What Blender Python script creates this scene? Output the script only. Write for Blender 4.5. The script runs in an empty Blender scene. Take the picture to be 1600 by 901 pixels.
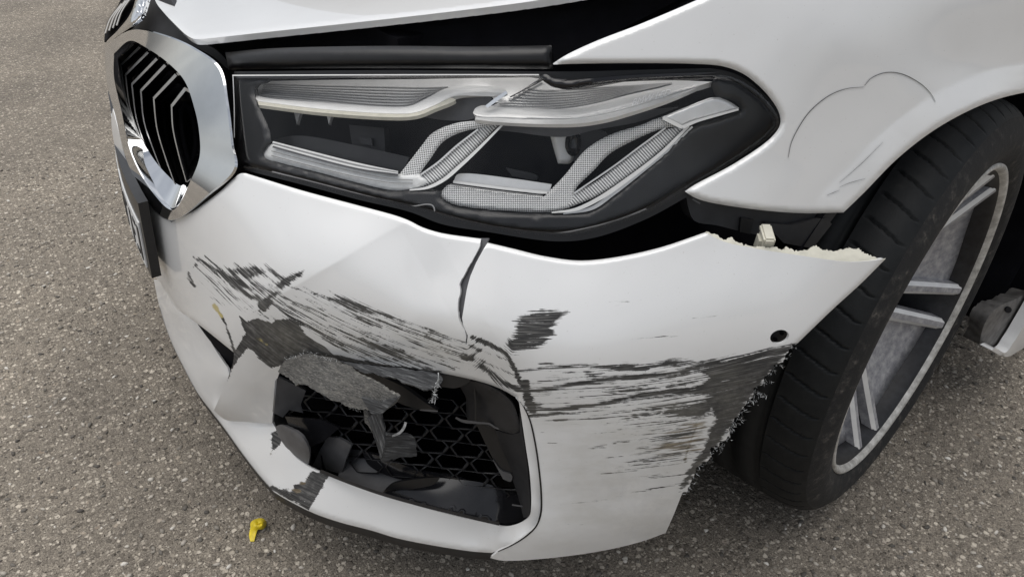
import bpy, math, random
import numpy as np
from mathutils import Vector
from mathutils.geometry import delaunay_2d_cdt
random.seed(7); RNG = np.random.RandomState(7)
scene = bpy.context.scene
R = math.radians
# ------------------------------------------------------------------ camera
CAM = np.array([1.0095, 1.2459, 1.0]); AZ, EL, RO = R(233.086), R(-34.441), R(1.014); FPX = 1169.8
_f = np.array([math.cos(EL)*math.cos(AZ), math.cos(EL)*math.sin(AZ), math.sin(EL)])
_r = np.cross(_f, [0, 0, 1]); _r /= np.linalg.norm(_r); _u = np.cross(_r, _f)
_R = math.cos(RO)*_r + math.sin(RO)*_u; _U = -math.sin(RO)*_r + math.cos(RO)*_u
cam = bpy.data.cameras.new('camera'); cam.sensor_width = 36; cam.lens = FPX/1600*36; cam.clip_start = .02; cam.clip_end = 500
co = bpy.data.objects.new('camera', cam); scene.collection.objects.link(co)
from mathutils import Matrix
m = Matrix([[_R[i], _U[i], -_f[i], CAM[i]] for i in range(3)] + [[0, 0, 0, 1]])
co.matrix_world = m; scene.camera = co
# ------------------------------------------------------------------ light: bright overcast day
SUN_EL, SUN_AZ = R(80), R(-60)          # azimuth measured from +X towards +Y
w = bpy.data.worlds.new('World'); scene.world = w; w.use_nodes = True
nt = w.node_tree; bg = nt.nodes['Background']
sky = nt.nodes.new('ShaderNodeTexSky'); sky.sky_type = 'NISHITA'; sky.sun_disc = False
sky.sun_elevation = SUN_EL; sky.sun_rotation = R(90) - SUN_AZ; sky.air_density = 1.0; sky.dust_density = 4.0
hs = nt.nodes.new('ShaderNodeHueSaturation'); hs.inputs['Saturation'].default_value = .5
gm = nt.nodes.new('ShaderNodeGamma'); gm.inputs[1].default_value = .55          # cloud cover evens out the clear-sky contrast
sc_ = nt.nodes.new('ShaderNodeVectorMath'); sc_.operation = 'SCALE'; sc_.inputs['Scale'].default_value = 1.75
nt.links.new(sky.outputs[0], hs.inputs['Color']); nt.links.new(hs.outputs[0], gm.inputs[0]); nt.links.new(gm.outputs[0], sc_.inputs[0]); tc = nt.nodes.new('ShaderNodeTexCoord'); cn = nt.nodes.new('ShaderNodeTexNoise'); cn.inputs['Scale'].default_value = 2.4; cn.inputs['Detail'].default_value = 7; cn.inputs['Roughness'].default_value = .55; nt.links.new(tc.outputs['Generated'], cn.inputs['Vector'])
cr = nt.nodes.new('ShaderNodeValToRGB'); cr.color_ramp.elements[0].position = .36; cr.color_ramp.elements[0].color = (.50, .53, .58, 1); cr.color_ramp.elements[1].position = .62; cr.color_ramp.elements[1].color = (1.35, 1.34, 1.32, 1); nt.links.new(cn.outputs['Fac'], cr.inputs[0])
cm = nt.nodes.new('ShaderNodeVectorMath'); cm.operation = 'MULTIPLY'; nt.links.new(sc_.outputs[0], cm.inputs[0]); nt.links.new(cr.outputs[0], cm.inputs[1]); nt.links.new(cm.outputs[0], bg.inputs[0]); bg.inputs[1].default_value = .11          # broken grey cloud all round
sun = bpy.data.lights.new('sun', 'SUN'); sun.energy = 1.5; sun.angle = R(75); sun.color = (1, .97, .93)
so = bpy.data.objects.new('sun', sun); scene.collection.objects.link(so)
so.rotation_euler = Vector((math.cos(SUN_EL)*math.cos(SUN_AZ), math.cos(SUN_EL)*math.sin(SUN_AZ), math.sin(SUN_EL))).to_track_quat('Z', 'Y').to_euler()
vs = scene.view_settings; vs.view_transform = 'Standard'; vs.look = 'None'; vs.exposure = 0.48; vs.gamma = 1.0
scene.cycles.max_bounces = 8; scene.cycles.transparent_max_bounces = 16

# ------------------------------------------------------------------ geometry helpers
def rays(P):
    P = np.atleast_2d(np.asarray(P, float))
    return _f + (P[:, :1]-800)/FPX*_R - (P[:, 1:]-450.5)/FPX*_U
def project(X):
    d = np.atleast_2d(X)-CAM; z = d @ _f
    return np.stack([800+FPX*(d @ _R)/z, 450.5-FPX*(d @ _U)/z], 1)
# body shell of the car (x forward from the front axle, y to the car's left, z up):
# at each height a superellipse with front reach A, half width B and squareness N
ZT = [.00, .12, .17, .22, .30, .40, .50, .56, .62, .70, .78, .86, .95, 1.1]
AT = [.86, .875, .88, .882, .878, .870, .858, .845, .820, .780, .735, .68, .60, .45]
BT = [.89, .895, .90, .908, .918, .925, .928, .928, .928, .925, .915, .90, .87, .80]
NT = [3.3, 3.3, 3.3, 3.25, 3.0, 2.85, 2.7, 2.55, 2.4, 2.3, 2.3, 2.3, 2.3, 2.3]
def pchip(x, xs, ys):
    xs = np.array(xs); ys = np.array(ys); h = np.diff(xs); d = np.diff(ys)/h
    mm = np.zeros(len(xs)); mm[0] = d[0]; mm[-1] = d[-1]
    for i in range(1, len(xs)-1):
        mm[i] = 0 if d[i-1]*d[i] <= 0 else 2*d[i-1]*d[i]/(d[i-1]+d[i])
    x = np.clip(x, xs[0], xs[-1]); k = np.clip(np.searchsorted(xs, x)-1, 0, len(xs)-2)
    t = (x-xs[k])/h[k]; t2 = t*t; t3 = t2*t
    return (2*t3-3*t2+1)*ys[k]+(t3-2*t2+t)*h[k]*mm[k]+(-2*t3+3*t2)*ys[k+1]+(t3-t2)*h[k]*mm[k+1]
ZG = np.linspace(-.2, 1.3, 3001)
AG, BG, NG = (pchip(ZG, ZT, T) for T in (AT, BT, NT))
def _sm(a):
    k = np.hanning(121); k /= k.sum(); return np.convolve(np.pad(a, 60, mode='edge'), k, 'valid')
AG, BG, NG = _sm(AG), _sm(BG), _sm(NG)
def Gs(X, off):
    z = X[..., 2]; A = np.interp(z, ZG, AG)+off; B = np.interp(z, ZG, BG)+off; n = np.interp(z, ZG, NG)
    x = np.maximum(X[..., 0], 1e-6); y = np.abs(X[..., 1])+1e-9
    return ((x/A)**n+(y/B)**n)**(1/n)-1
def hit(P, off=0., t0=.3, t1=2.3, N=120):
    D = rays(P); off = np.broadcast_to(np.asarray(off, float), (len(D),)); ts = np.linspace(t0, t1, N); T = np.empty(len(D))
    for s in range(0, len(D), 5000):
        d = D[s:s+5000]; o = off[s:s+5000]
        g = Gs(CAM+d[:, None, :]*ts[None, :, None], o[:, None]); neg = g < 0; has = neg.any(1)
        k = np.where(has, neg.argmax(1), 0); lo = ts[np.maximum(k-1, 0)].copy(); hi = ts[k].copy()
        for _ in range(20):
            mid = (lo+hi)/2; i = Gs(CAM+d*mid[:, None], o) < 0; hi = np.where(i, mid, hi); lo = np.where(i, lo, mid)
        T[s:s+5000] = np.where(has, hi, ts[g.argmin(1)])
    return CAM+D*T[:, None]
def at_z(P, z):
    D = rays(P); return CAM+D*((z-CAM[2])/D[:, 2])[:, None]
def at_plane(P, p0, n):
    D = rays(P); n = np.asarray(n, float); return CAM+D*(((np.asarray(p0)-CAM) @ n)/(D @ n))[:, None]
def tps(ctrl, lam=1e-6):
    c = np.array(ctrl, float); xy = c[:, :2]/400; v = c[:, 2]
    def K(a, b):
        r2 = ((a[:, None, :]-b[None, :, :])**2).sum(2); return np.where(r2 > 0, r2*np.log(r2+1e-20)*.5, 0)
    n = len(xy); M = np.zeros((n+3, n+3)); M[:n, :n] = K(xy, xy)+lam*np.eye(n); M[:n, n] = 1; M[:n, n+1:] = xy; M[n, :n] = 1; M[n+1:, :n] = xy.T
    s = np.linalg.solve(M, np.concatenate([v, np.zeros(3)]))
    def f(P):
        p = np.asarray(P, float)/400; out = np.empty(len(p))
        for i in range(0, len(p), 20000): q = p[i:i+20000]; out[i:i+20000] = K(q, xy) @ s[:n]+s[n]+q @ s[n+1:]
        return out
    return f
def shell(off=0.):                      # a position function: pixel -> point on the offset body shell
    if callable(off): return lambda P: hit(P, off(P))
    return lambda P: hit(P, off)
def spline(pts, step):
    p = np.array(pts, float)
    if len(p) == 2:
        n = max(1, int(np.hypot(*(p[1]-p[0]))/step)); return p[0]+(p[1]-p[0])*np.linspace(0, 1, n+1)[:, None]
    q = np.vstack([2*p[0]-p[1], p, 2*p[-1]-p[-2]]); out = []
    for i in range(1, len(q)-2):
        a, b, c, d = q[i-1:i+3]
        t = [0.]
        for e, g in ((a, b), (b, c), (c, d)): t.append(t[-1]+max(np.hypot(*(g-e)), 1e-6)**.5)
        n = max(1, int(round(np.hypot(*(c-b))/step)))
        for u in np.linspace(t[1], t[2], n, endpoint=False):
            A1 = (t[1]-u)/(t[1]-t[0])*a+(u-t[0])/(t[1]-t[0])*b; A2 = (t[2]-u)/(t[2]-t[1])*b+(u-t[1])/(t[2]-t[1])*c; A3 = (t[3]-u)/(t[3]-t[2])*c+(u-t[2])/(t[3]-t[2])*d
            B1 = (t[2]-u)/(t[2]-t[0])*A1+(u-t[0])/(t[2]-t[0])*A2; B2 = (t[3]-u)/(t[3]-t[1])*A2+(u-t[1])/(t[3]-t[1])*A3
            out.append((t[2]-u)/(t[2]-t[1])*B1+(u-t[1])/(t[2]-t[1])*B2)
    out.append(p[-1]); return np.array(out)
def jag(pts, amp, step, seed=1, fine=.5):
    rs = np.random.RandomState(seed); p = spline(pts, step); d = np.gradient(p, axis=0); nn = np.stack([-d[:, 1], d[:, 0]], 1); nn /= np.hypot(*nn.T)[:, None]+1e-9
    n = len(p); a = rs.randn(n)*fine+np.interp(np.arange(n), np.arange(0, n+4, 4), rs.randn(len(np.arange(0, n+4, 4))))
    a[0] = a[-1] = 0; return p+nn*(a*amp)[:, None]
class RAW(list): pass                   # outline segment to be used as it is
def loop(segs, step):
    out = []
    for s in segs:
        q = np.array(s) if isinstance(s, (RAW, np.ndarray)) else spline(s, step)
        if len(out) and np.hypot(*(q[0]-out[-1])) < .3: q = q[1:]
        out.extend(q)
    if np.hypot(*(out[0]-out[-1])) < .3: out = out[:-1]
    return np.array(out)
def inside(P, L):
    x, y = P[:, 0], P[:, 1]; r = np.zeros(len(P), bool); j = len(L)-1
    for i in range(len(L)):
        (x0, y0), (x1, y1) = L[i], L[j]
        if y0 != y1: c = ((y0 > y) != (y1 > y)) & (x < (x1-x0)*(y-y0)/(y1-y0)+x0); r ^= c
        j = i
    return r
def dist(P, L, closed=True, cap=1e9):
    d = np.full(len(P), cap); L = np.asarray(L, float); n = len(L) if closed else len(L)-1
    for i in range(n):
        a = L[i]; b = L[(i+1) % len(L)]
        lo = np.minimum(a, b)-cap; hi = np.maximum(a, b)+cap
        k = np.where((P[:, 0] >= lo[0]) & (P[:, 0] <= hi[0]) & (P[:, 1] >= lo[1]) & (P[:, 1] <= hi[1]))[0]
        if not len(k): continue
        v = b-a; q = P[k]-a; t = np.clip(q @ v/max(v @ v, 1e-9), 0, 1); d[k] = np.minimum(d[k], np.hypot(*(q-t[:, None]*v).T))
    return d
def link(name, me, mat, parent, smooth=True):
    if isinstance(mat, (list, tuple)):
        for x in mat: me.materials.append(x)
    elif mat: me.materials.append(mat)
    if smooth is True: me.polygons.foreach_set('use_smooth', [True]*len(me.polygons))
    o = bpy.data.objects.new(name, me); scene.collection.objects.link(o); o.parent = parent; return o
def pymesh(name, V, F):
    me = bpy.data.meshes.new(name); me.from_pydata([tuple(v) for v in V], [], [tuple(int(i) for i in f) for f in F]); me.update(); return me
def panel(name, mat, parent, segs, pos, step=6, holes=(), thick=.003, roll=None, attrs=None, uv=None, dense=None):
    """sheet traced as an outline, laid on the surface `pos`, with real thickness and its own rim"""
    L = loop(segs, step); H = [loop(h, step) for h in holes]; allp = [L]+H
    bb0, bb1 = L.min(0), L.max(0); gx = np.arange(bb0[0], bb1[0], step); gy = np.arange(bb0[1], bb1[1], step*.866)
    g = np.array([(x+(step/2 if j % 2 else 0), y) for j, y in enumerate(gy) for x in gx])
    if len(g):
        g = g[inside(g, L)]
        for h in H: g = g[~inside(g, h)]
    if len(g):
        dd = np.min([dist(g, q, cap=step*2) for q in allp], axis=0); g = g[dd > step*.55]
    V = [Vector(map(float, p)) for q in allp for p in q]; E = []; b = 0
    for q in allp: E += [(b+i, b+(i+1) % len(q)) for i in range(len(q))]; b += len(q)
    V += [Vector((float(p[0]), float(p[1]))) for p in g]
    r = delaunay_2d_cdt(V, E, [], 0, 1e-4, False)
    P = np.array([(v.x, v.y) for v in r[0]]); T = np.array(r[2], int)
    c = P[T].mean(1); k = inside(c, L)
    for h in H: k &= ~inside(c, h)
    T = T[k]; used = np.unique(T); rm = np.full(len(P), -1); rm[used] = np.arange(len(used)); P = P[used]; T = rm[T]
    a, b_, c_ = P[T[:, 0]], P[T[:, 1]], P[T[:, 2]]
    ar = (b_[:, 0]-a[:, 0])*(c_[:, 1]-a[:, 1])-(b_[:, 1]-a[:, 1])*(c_[:, 0]-a[:, 0]); T = T[np.abs(ar) > 1e-4]; ar = ar[np.abs(ar) > 1e-4]
    T[ar > 0] = T[ar > 0][:, ::-1]                                  # pixel y runs down: this winding faces the viewer
    X = pos(P)
    if roll:                                                          # edge rolled away from the surface: (width px, depth m[, only these polylines])
        dd = np.min([dist(P, q, cl, cap=roll[0]) for q, cl in ([(q, True) for q in allp] if len(roll) < 3 else [(spline(q, step), False) for q in roll[2]])], axis=0)
        s = np.clip(1-dd/roll[0], 0, 1); dr = roll[1]*(1-np.sqrt(np.maximum(1-s*s, 0)))
        D = rays(P); X = X+D/np.linalg.norm(D, axis=1)[:, None]*dr[:, None]
    n = len(P)
    fn = np.cross(X[T[:, 1]]-X[T[:, 0]], X[T[:, 2]]-X[T[:, 0]]); vn = np.zeros((n, 3))
    for i in range(3): np.add.at(vn, T[:, i], fn)
    vn /= np.linalg.norm(vn, axis=1)[:, None]+1e-12
    ed = {}
    for t in T:
        for i in range(3): ed[(t[i], t[(i+1) % 3])] = 1
    bd = [e for e in ed if (e[1], e[0]) not in ed]
    XB = X-vn*thick; bi = sorted({i for e in bd for i in e}); bm = {v: i for i, v in enumerate(bi)}
    nb = len(bi); VV = np.vstack([X, XB, X[bi], XB[bi]])
    F = [tuple(t) for t in T]+[tuple(t[::-1]+n) for t in T]+[(2*n+bm[b2], 2*n+bm[a2], 2*n+nb+bm[a2], 2*n+nb+bm[b2]) for a2, b2 in bd]
    me = pymesh(name, VV, F); src = np.concatenate([np.arange(n), np.arange(n), bi, bi]).astype(int)
    if attrs:
        for k2, fnc in attrs.items():
            at = me.attributes.new(k2, 'FLOAT', 'POINT'); at.data.foreach_set('value', np.asarray(fnc(P), np.float32)[src])
    UVv = (uv(P) if uv else P/100.)[src]
    ul = me.uv_layers.new(name='UVMap'); li = np.empty(len(me.loops), int); me.loops.foreach_get('vertex_index', li); ul.data.foreach_set('uv', UVv[li].astype(np.float32).ravel())
    return link(name, me, mat, parent)
def ribbon(name, mat, parent, pts, width, pos, step=4, thick=.0012, taper=None):
    """thin strip along a traced line"""
    p = spline(pts, step); d = np.gradient(p, axis=0); nn = np.stack([-d[:, 1], d[:, 0]], 1); nn /= np.hypot(*nn.T)[:, None]+1e-9
    s = np.linspace(0, 1, len(p)); wd = np.full(len(p), width/2.) if np.isscalar(width) else np.interp(s, np.linspace(0, 1, len(width)), width)/2
    A = pos(p+nn*wd[:, None]); B = pos(p-nn*wd[:, None]); n = len(p); D = rays(p); D /= np.linalg.norm(D, axis=1)[:, None]
    V = np.vstack([A, B, B+D*thick, A+D*thick]); F = []
    for i in range(n-1):
        for k in range(4): a, b = k*n+i, ((k+1) % 4)*n+i; F.append((a, a+1, b+1, b))
    F += [(0, n, 2*n, 3*n), (n-1, 4*n-1, 3*n-1, 2*n-1)]
    me = pymesh(name, V, F); return link(name, me, mat, parent, False)
def tube(name, mat, parent, X, rad, n=6):
    X = np.asarray(X, float); m_ = len(X); rad = np.broadcast_to(rad, (m_,)); tg = np.gradient(X, axis=0); V = []; F = []
    for i in range(m_):
        t = tg[i]/(np.linalg.norm(tg[i])+1e-12); a = np.cross(t, [0, 0, 1.]); a = np.cross(t, [1., 0, 0]) if np.linalg.norm(a) < .1 else a; a /= np.linalg.norm(a); b = np.cross(t, a)
        for k in range(n): th = 2*math.pi*k/n; V.append(X[i]+rad[i]*(a*math.cos(th)+b*math.sin(th)))
    for i in range(m_-1):
        for k in range(n): F.append((i*n+k, i*n+(k+1) % n, (i+1)*n+(k+1) % n, (i+1)*n+k))
    F += [tuple(range(n))[::-1], tuple((m_-1)*n+k for k in range(n))]
    return link(name, pymesh(name, V, F), mat, parent)
def lathe(prof, n, axis_fn):
    """prof: list of (radius, offset along axle); axis_fn maps (r, offset, angle) arrays to xyz"""
    V = []; F = []; k = len(prof)
    for i in range(n):
        a = 2*math.pi*i/n
        for r, o in prof: V.append(axis_fn(r, o, a))
    for i in range(n):
        for j in range(k-1): a = i*k+j; b = ((i+1) % n)*k+j; F.append((a, a+1, b+1, b))
    return V, F
def box(name, mat, parent, c, s, rot=None, bev=0):
    import bmesh
    bm = bmesh.new(); bmesh.ops.create_cube(bm, size=1); bmesh.ops.scale(bm, vec=s, verts=bm.verts)
    if bev: bmesh.ops.bevel(bm, geom=bm.edges[:], offset=bev, segments=2, affect='EDGES')
    me = bpy.data.meshes.new(name); bm.to_mesh(me); bm.free(); o = link(name, me, mat, parent, False); o.location = c
    if rot: o.rotation_euler = rot
    return o

# ------------------------------------------------------------------ materials
class N:
    def __init__(s, name):
        s.m = bpy.data.materials.new(name); s.m.use_nodes = True; s.t = s.m.node_tree; s.b = s.t.nodes['Principled BSDF']; s.out = s.t.nodes['Material Output']
    def n(s, typ, **kw):
        x = s.t.nodes.new('ShaderNode'+typ)
        for k, v in kw.items():
            if k.startswith('i_'):
                key = k[2:]; key = int(key) if key.isdigit() else key.replace('_', ' '); s.put(x.inputs[key], v)
            else: setattr(x, k, v)
        return x
    def put(s, sock, v):
        if hasattr(v, 'is_output') or isinstance(v, bpy.types.NodeSocket): s.t.links.new(v, sock)
        else: sock.default_value = v
    def set(s, **kw):
        for k, v in kw.items(): s.put(s.b.inputs[k.replace('_', ' ')], v)
    def ramp(s, fac, stops, mode='LINEAR'):
        x = s.n('ValToRGB'); x.color_ramp.interpolation = mode; e = x.color_ramp.elements
        while len(e) < len(stops): e.new(.5)
        for el, (p, c) in zip(e, stops): el.position = p; el.color = (*c, 1) if len(c) == 3 else c
        s.put(x.inputs[0], fac); return x.outputs[0]
    def mix(s, f, a, b, mode='MIX'):
        x = s.n('Mix', data_type='RGBA', blend_type=mode); s.put(x.inputs[0], f)
        for k, v in ((6, a), (7, b)): s.put(x.inputs[k], (*v, 1) if isinstance(v, tuple) and len(v) == 3 else v)
        return x.outputs[2]
    def math(s, op, a, b=0.): x = s.n('Math', operation=op); s.put(x.inputs[0], a); s.put(x.inputs[1], b); return x.outputs[0]
    def smooth(s, v, a, b):
        x = s.n('MapRange', interpolation_type='SMOOTHSTEP'); s.put(x.inputs[0], v); x.inputs[1].default_value = a; x.inputs[2].default_value = b; return x.outputs[0]
    def coord(s, k='Object', scale=(1, 1, 1), rot=(0, 0, 0)):
        c = s.n('TexCoord'); mp = s.n('Mapping'); mp.inputs['Scale'].default_value = scale; mp.inputs['Rotation'].default_value = rot; s.t.links.new(c.outputs[k], mp.inputs[0]); return mp.outputs[0]
    def noise(s, vec, scale, detail=4, rough=.55): x = s.n('TexNoise'); s.put(x.inputs['Vector'], vec); x.inputs['Scale'].default_value = scale; x.inputs['Detail'].default_value = detail; x.inputs['Roughness'].default_value = rough; return x.outputs['Fac']
    def bump(s, h, strength=.3, d=.001): x = s.n('Bump'); x.inputs['Strength'].default_value = strength; x.inputs['Distance'].default_value = d; s.put(x.inputs['Height'], h); s.t.links.new(x.outputs[0], s.b.inputs['Normal'])
def simple(name, col, rough=.5, metal=0., var=.15, vscale=60, coat=0., spec=.5, rvar=.1):
    q = N(name); c = q.coord(); nz = q.noise(c, vscale)
    lo = tuple(x*(1-var) for x in col); hi = tuple(min(1, x*(1+var)) for x in col)
    q.set(Base_Color=q.ramp(nz, [(.3, lo), (.7, hi)]), Metallic=metal, Coat_Weight=coat, Coat_Roughness=.03, Specular_IOR_Level=spec)
    rr = q.n('MapRange'); q.put(rr.inputs[0], q.noise(c, vscale*.4)); rr.inputs[3].default_value = max(0, rough-rvar*rough); rr.inputs[4].default_value = min(1, rough+rvar*rough); q.set(Roughness=rr.outputs[0])
    return q
PAINT = (.83, .835, .83)
def paint(name, damage=False):
    q = N(name); c = q.coord(); base = q.mix(q.smooth(q.noise(c, 9, 5), .45, .8), PAINT, (.80, .80, .79))
    specks = q.smooth(q.noise(c, 420, 2), .70, .76); base = q.mix(q.math('MULTIPLY', specks, .35), base, (.45, .42, .36))
    rough = .30
    if damage:
        uv = q.n('UVMap'); uv.uv_map = 'UVMap'
        def st(su, sv, det=3):
            mp = q.n('Mapping'); mp.inputs['Scale'].default_value = (su, sv, 1); q.t.links.new(uv.outputs[0], mp.inputs[0]); return q.noise(mp.outputs[0], 1, det, .6)
        at = q.n('Attribute', attribute_name='scuff').outputs['Fac']; fine = st(.42, 17, 4); mid = st(.2, 4.5); blot = st(2.6, 4.5, 5)
        s1 = q.math('ADD', q.math('MULTIPLY', fine, .5), q.math('ADD', q.math('MULTIPLY', mid, .34), q.math('MULTIPLY', blot, .16)))
        v = q.math('ADD', q.math('MULTIPLY', at, 1.14), q.math('MULTIPLY', q.math('SUBTRACT', s1, .5), 4.4))
        mask = q.smooth(v, .46, .66)
        mask = q.math('MULTIPLY', mask, q.smooth(at, .02, .12))
        pl = q.ramp(st(.6, 15, 5), [(.32, (.012, .012, .013)), (.5, (.042, .042, .042)), (.68, (.19, .186, .178))])
        pl2 = q.ramp(q.math('ADD', q.math('MULTIPLY', st(.8, 10, 5), .6), q.math('MULTIPLY', st(3, 4, 6), .4)), [(.36, (.018, .018, .019)), (.5, (.062, .061, .060)), (.64, (.17, .166, .16))])
        pl = q.mix(q.n('Attribute', attribute_name='grey').outputs['Fac'], pl, pl2)
        br = q.n('Attribute', attribute_name='brown').outputs['Fac']; brn = q.ramp(st(.8, 7, 5), [(.3, (.035, .028, .020)), (.52, (.13, .10, .062)), (.72, (.38, .33, .23))])
        bmask = q.smooth(q.math('ADD', br, q.math('MULTIPLY', q.math('SUBTRACT', st(.5, 8, 4), .5), 1.9)), .45, .75)
        base = q.mix(bmask, base, brn); base = q.mix(mask, base, pl)
        yl = q.n('Attribute', attribute_name='yellow').outputs['Fac']; base = q.mix(q.smooth(q.math('ADD', yl, q.math('MULTIPLY', q.math('SUBTRACT', blot, .5), .8)), .4, .7), base, (.55, .46, .18))
        dirt = q.n('Attribute', attribute_name='dirt').outputs['Fac']; base = q.mix(q.math('MULTIPLY', dirt, q.smooth(st(.35, .9, 6), .3, .8)), base, (.42, .40, .33))
        rm = q.n('MapRange'); q.put(rm.inputs[0], mask); rm.inputs[3].default_value = .3; rm.inputs[4].default_value = .62; rough = rm.outputs[0]
        cw = q.n('MapRange'); q.put(cw.inputs[0], mask); cw.inputs[3].default_value = 1.; cw.inputs[4].default_value = 0; q.set(Coat_Weight=cw.outputs[0])
        q.bump(q.math('SUBTRACT', q.math('MULTIPLY', fine, mask), mask), .5, .0015)
    else: q.set(Coat_Weight=1.)
    q.set(Base_Color=base, Roughness=rough, Coat_Roughness=.02, Coat_IOR=1.75); return q.m
M = {}
M['paint'] = paint('white_paint'); M['paint_dmg'] = paint('scraped_white_paint', True)
M['chrome'] = simple('chrome', (.80, .81, .82), .05, 1., .03, 30).m
M['silver'] = simple('satin_silver', (.80, .80, .79), .32, .45, .05, 80).m
M['silver2'] = simple('pale_silver_plastic', (.90, .90, .88), .3, 0., .03, 80, spec=.7).m
M['silver3'] = simple('pale_grey_silver', (.74, .74, .725), .3, .1, .04, 80, spec=.6).m
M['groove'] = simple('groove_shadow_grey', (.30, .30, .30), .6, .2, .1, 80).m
M['gloss'] = simple('gloss_black_plastic', (.012, .012, .014), .12, 0, .2, 40).m
M['black'] = simple('matt_black_plastic', (.020, .020, .022), .5, 0, .3, 50).m
M['bezel'] = simple('bezel_black', (.013, .013, .014), .34, 0, .2, 60).m
M['void'] = simple('liner_and_shade_black', (.006, .006, .008), .8, 0, .3, 30, spec=.1).m  # near-black for liners and for sheets that paint shade in openings
M['greyp'] = simple('grey_plastic', (.10, .10, .104), .36, 0, .2, 40).m
M['seal'] = simple('rubber_seal', (.004, .004, .0048), .42, 0, .2, 60).m
M['cream'] = simple('raw_cream_plastic', (.62, .60, .51), .5, 0, .10, 90).m
M['fibre'] = simple('torn_fibre', (.50, .51, .51), .6, 0, .3, 200).m
q = N('torn_scuffed_plastic'); c = q.coord('UV', (1, 1, 1), (0, 0, R(-24))); mp_ = q.n('Mapping'); mp_.inputs['Scale'].default_value = (5, 17, 1); q.t.links.new(c, mp_.inputs[0]); nz = q.noise(mp_.outputs[0], 1, 8, .65); mp2 = q.n('Mapping'); mp2.inputs['Scale'].default_value = (22, 55, 1); q.t.links.new(c, mp2.inputs[0]); n2 = q.noise(mp2.outputs[0], 1, 5)
q.set(Base_Color=q.mix(q.smooth(n2, .45, .8), q.ramp(nz, [(.3, (.035, .034, .033)), (.5, (.10, .098, .092)), (.7, (.20, .19, .17))]), (.30, .29, .27)), Roughness=.7); q.bump(n2, .5, .0012); M['torn'] = q.m
q = N('streaked_torn_plastic'); uvn = q.coord('UV', (3, 34, 1)); nz = q.noise(uvn, 1, 6, .65)
q.set(Base_Color=q.ramp(nz, [(.35, (.015, .016, .018)), (.55, (.07, .072, .075)), (.75, (.30, .31, .31))]), Roughness=.6); q.bump(nz, .7, .002); M['streak'] = q.m
# clear lens: thin clear plastic
q = N('clear_lens'); q.t.nodes.remove(q.b); tr = q.n('BsdfTransparent'); tr.inputs[0].default_value = (.985, .985, .985, 1); gl = q.n('BsdfGlossy'); gl.inputs['Roughness'].default_value = .02
lw = q.n('Fresnel'); lw.inputs['IOR'].default_value = 1.37; geo = q.n('NewGeometry'); mx = q.n('MixShader'); q.put(mx.inputs[0], q.math('MULTIPLY', lw.outputs[0], q.math('SUBTRACT', 1., geo.outputs['Backfacing']))); q.t.links.new(tr.outputs[0], mx.inputs[1]); q.t.links.new(gl.outputs[0], mx.inputs[2]); q.t.links.new(mx.outputs[0], q.out.inputs[0]); M['lens'] = q.m
# prismatic light guide
def guide_mat(name, ku, kv):
    q = N(name); uvn = q.n('UVMap'); uvn.uv_map = 'UVMap'; sp = q.n('SeparateXYZ'); q.t.links.new(uvn.outputs[0], sp.inputs[0])
    su = q.math('SINE', q.math('MULTIPLY', sp.outputs[0], ku)); sv = q.math('SINE', q.math('MULTIPLY', sp.outputs[1], kv)); pr = q.math('MULTIPLY', su, sv) if kv > .01 else su
    q.set(Base_Color=q.ramp(q.math('ADD', q.math('MULTIPLY', pr, .5), .5), [(.2, (.22, .225, .225)), (.5, (.80, .81, .80)), (.9, (.95, .95, .95))]), Roughness=.25, Coat_Weight=.5); q.bump(pr, .6, .001); return q.m
M['guide'] = guide_mat('prismatic_light_guide', 130, 130); M['guide2'] = guide_mat('ribbed_light_guide', 150, 1e-3)
q = N('frosted_guide'); c = q.coord(); q.set(Base_Color=q.ramp(q.noise(c, 90, 6), [(.3, (.72, .73, .72)), (.7, (.88, .89, .88))]), Roughness=.2, Coat_Weight=.4); M['frost'] = q.m
# asphalt: tan grey matrix, scattered pale and dark chips, pits
q = N('asphalt'); c0 = q.coord('Object')
wn = q.n('TexNoise'); wn.inputs['Scale'].default_value = 180; wn.inputs['Detail'].default_value = 2; q.t.links.new(c0, wn.inputs['Vector'])
wa = q.n('VectorMath', operation='MULTIPLY_ADD'); q.t.links.new(wn.outputs['Color'], wa.inputs[0]); wa.inputs[1].default_value = (.006, .006, .006); q.t.links.new(c0, wa.inputs[2]); c = wa.outputs[0]
def chips(scale, r0, r1):
    vo = q.n('TexVoronoi'); vo.inputs['Scale'].default_value = scale; q.t.links.new(c, vo.inputs['Vector']); sp = q.n('SeparateColor'); q.t.links.new(vo.outputs['Color'], sp.inputs[0])
    return q.smooth(q.math('ADD', vo.outputs['Distance'], q.math('MULTIPLY', sp.outputs[1], .35)), r1, r0), sp
k1, s1 = chips(104, .40, .60); k2, s2 = chips(185, .42, .62); k3, s3 = chips(66, .30, .44)
fn = q.noise(c0, 430, 4, .7); md = q.noise(c0, 60, 5, .6)
col = q.ramp(fn, [(.30, (.050, .045, .039)), (.50, (.20, .182, .158)), (.70, (.42, .385, .335))])
pal = [(.0, (.10, .09, .078)), (.3, (.20, .182, .158)), (.6, (.34, .31, .268)), (.82, (.54, .50, .44)), (1., (.66, .62, .55))]
col = q.mix(q.math('MULTIPLY', k2, .8), col, q.ramp(s2.outputs[0], pal)); col = q.mix(q.math('MULTIPLY', k1, .85), col, q.ramp(s1.outputs[0], pal)); col = q.mix(q.math('MULTIPLY', k3, q.smooth(s3.outputs[2], .55, .6)), col, q.ramp(s3.outputs[0], [(0, (.26, .22, .18)), (.5, (.44, .39, .33)), (1, (.62, .58, .53))]))
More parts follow.
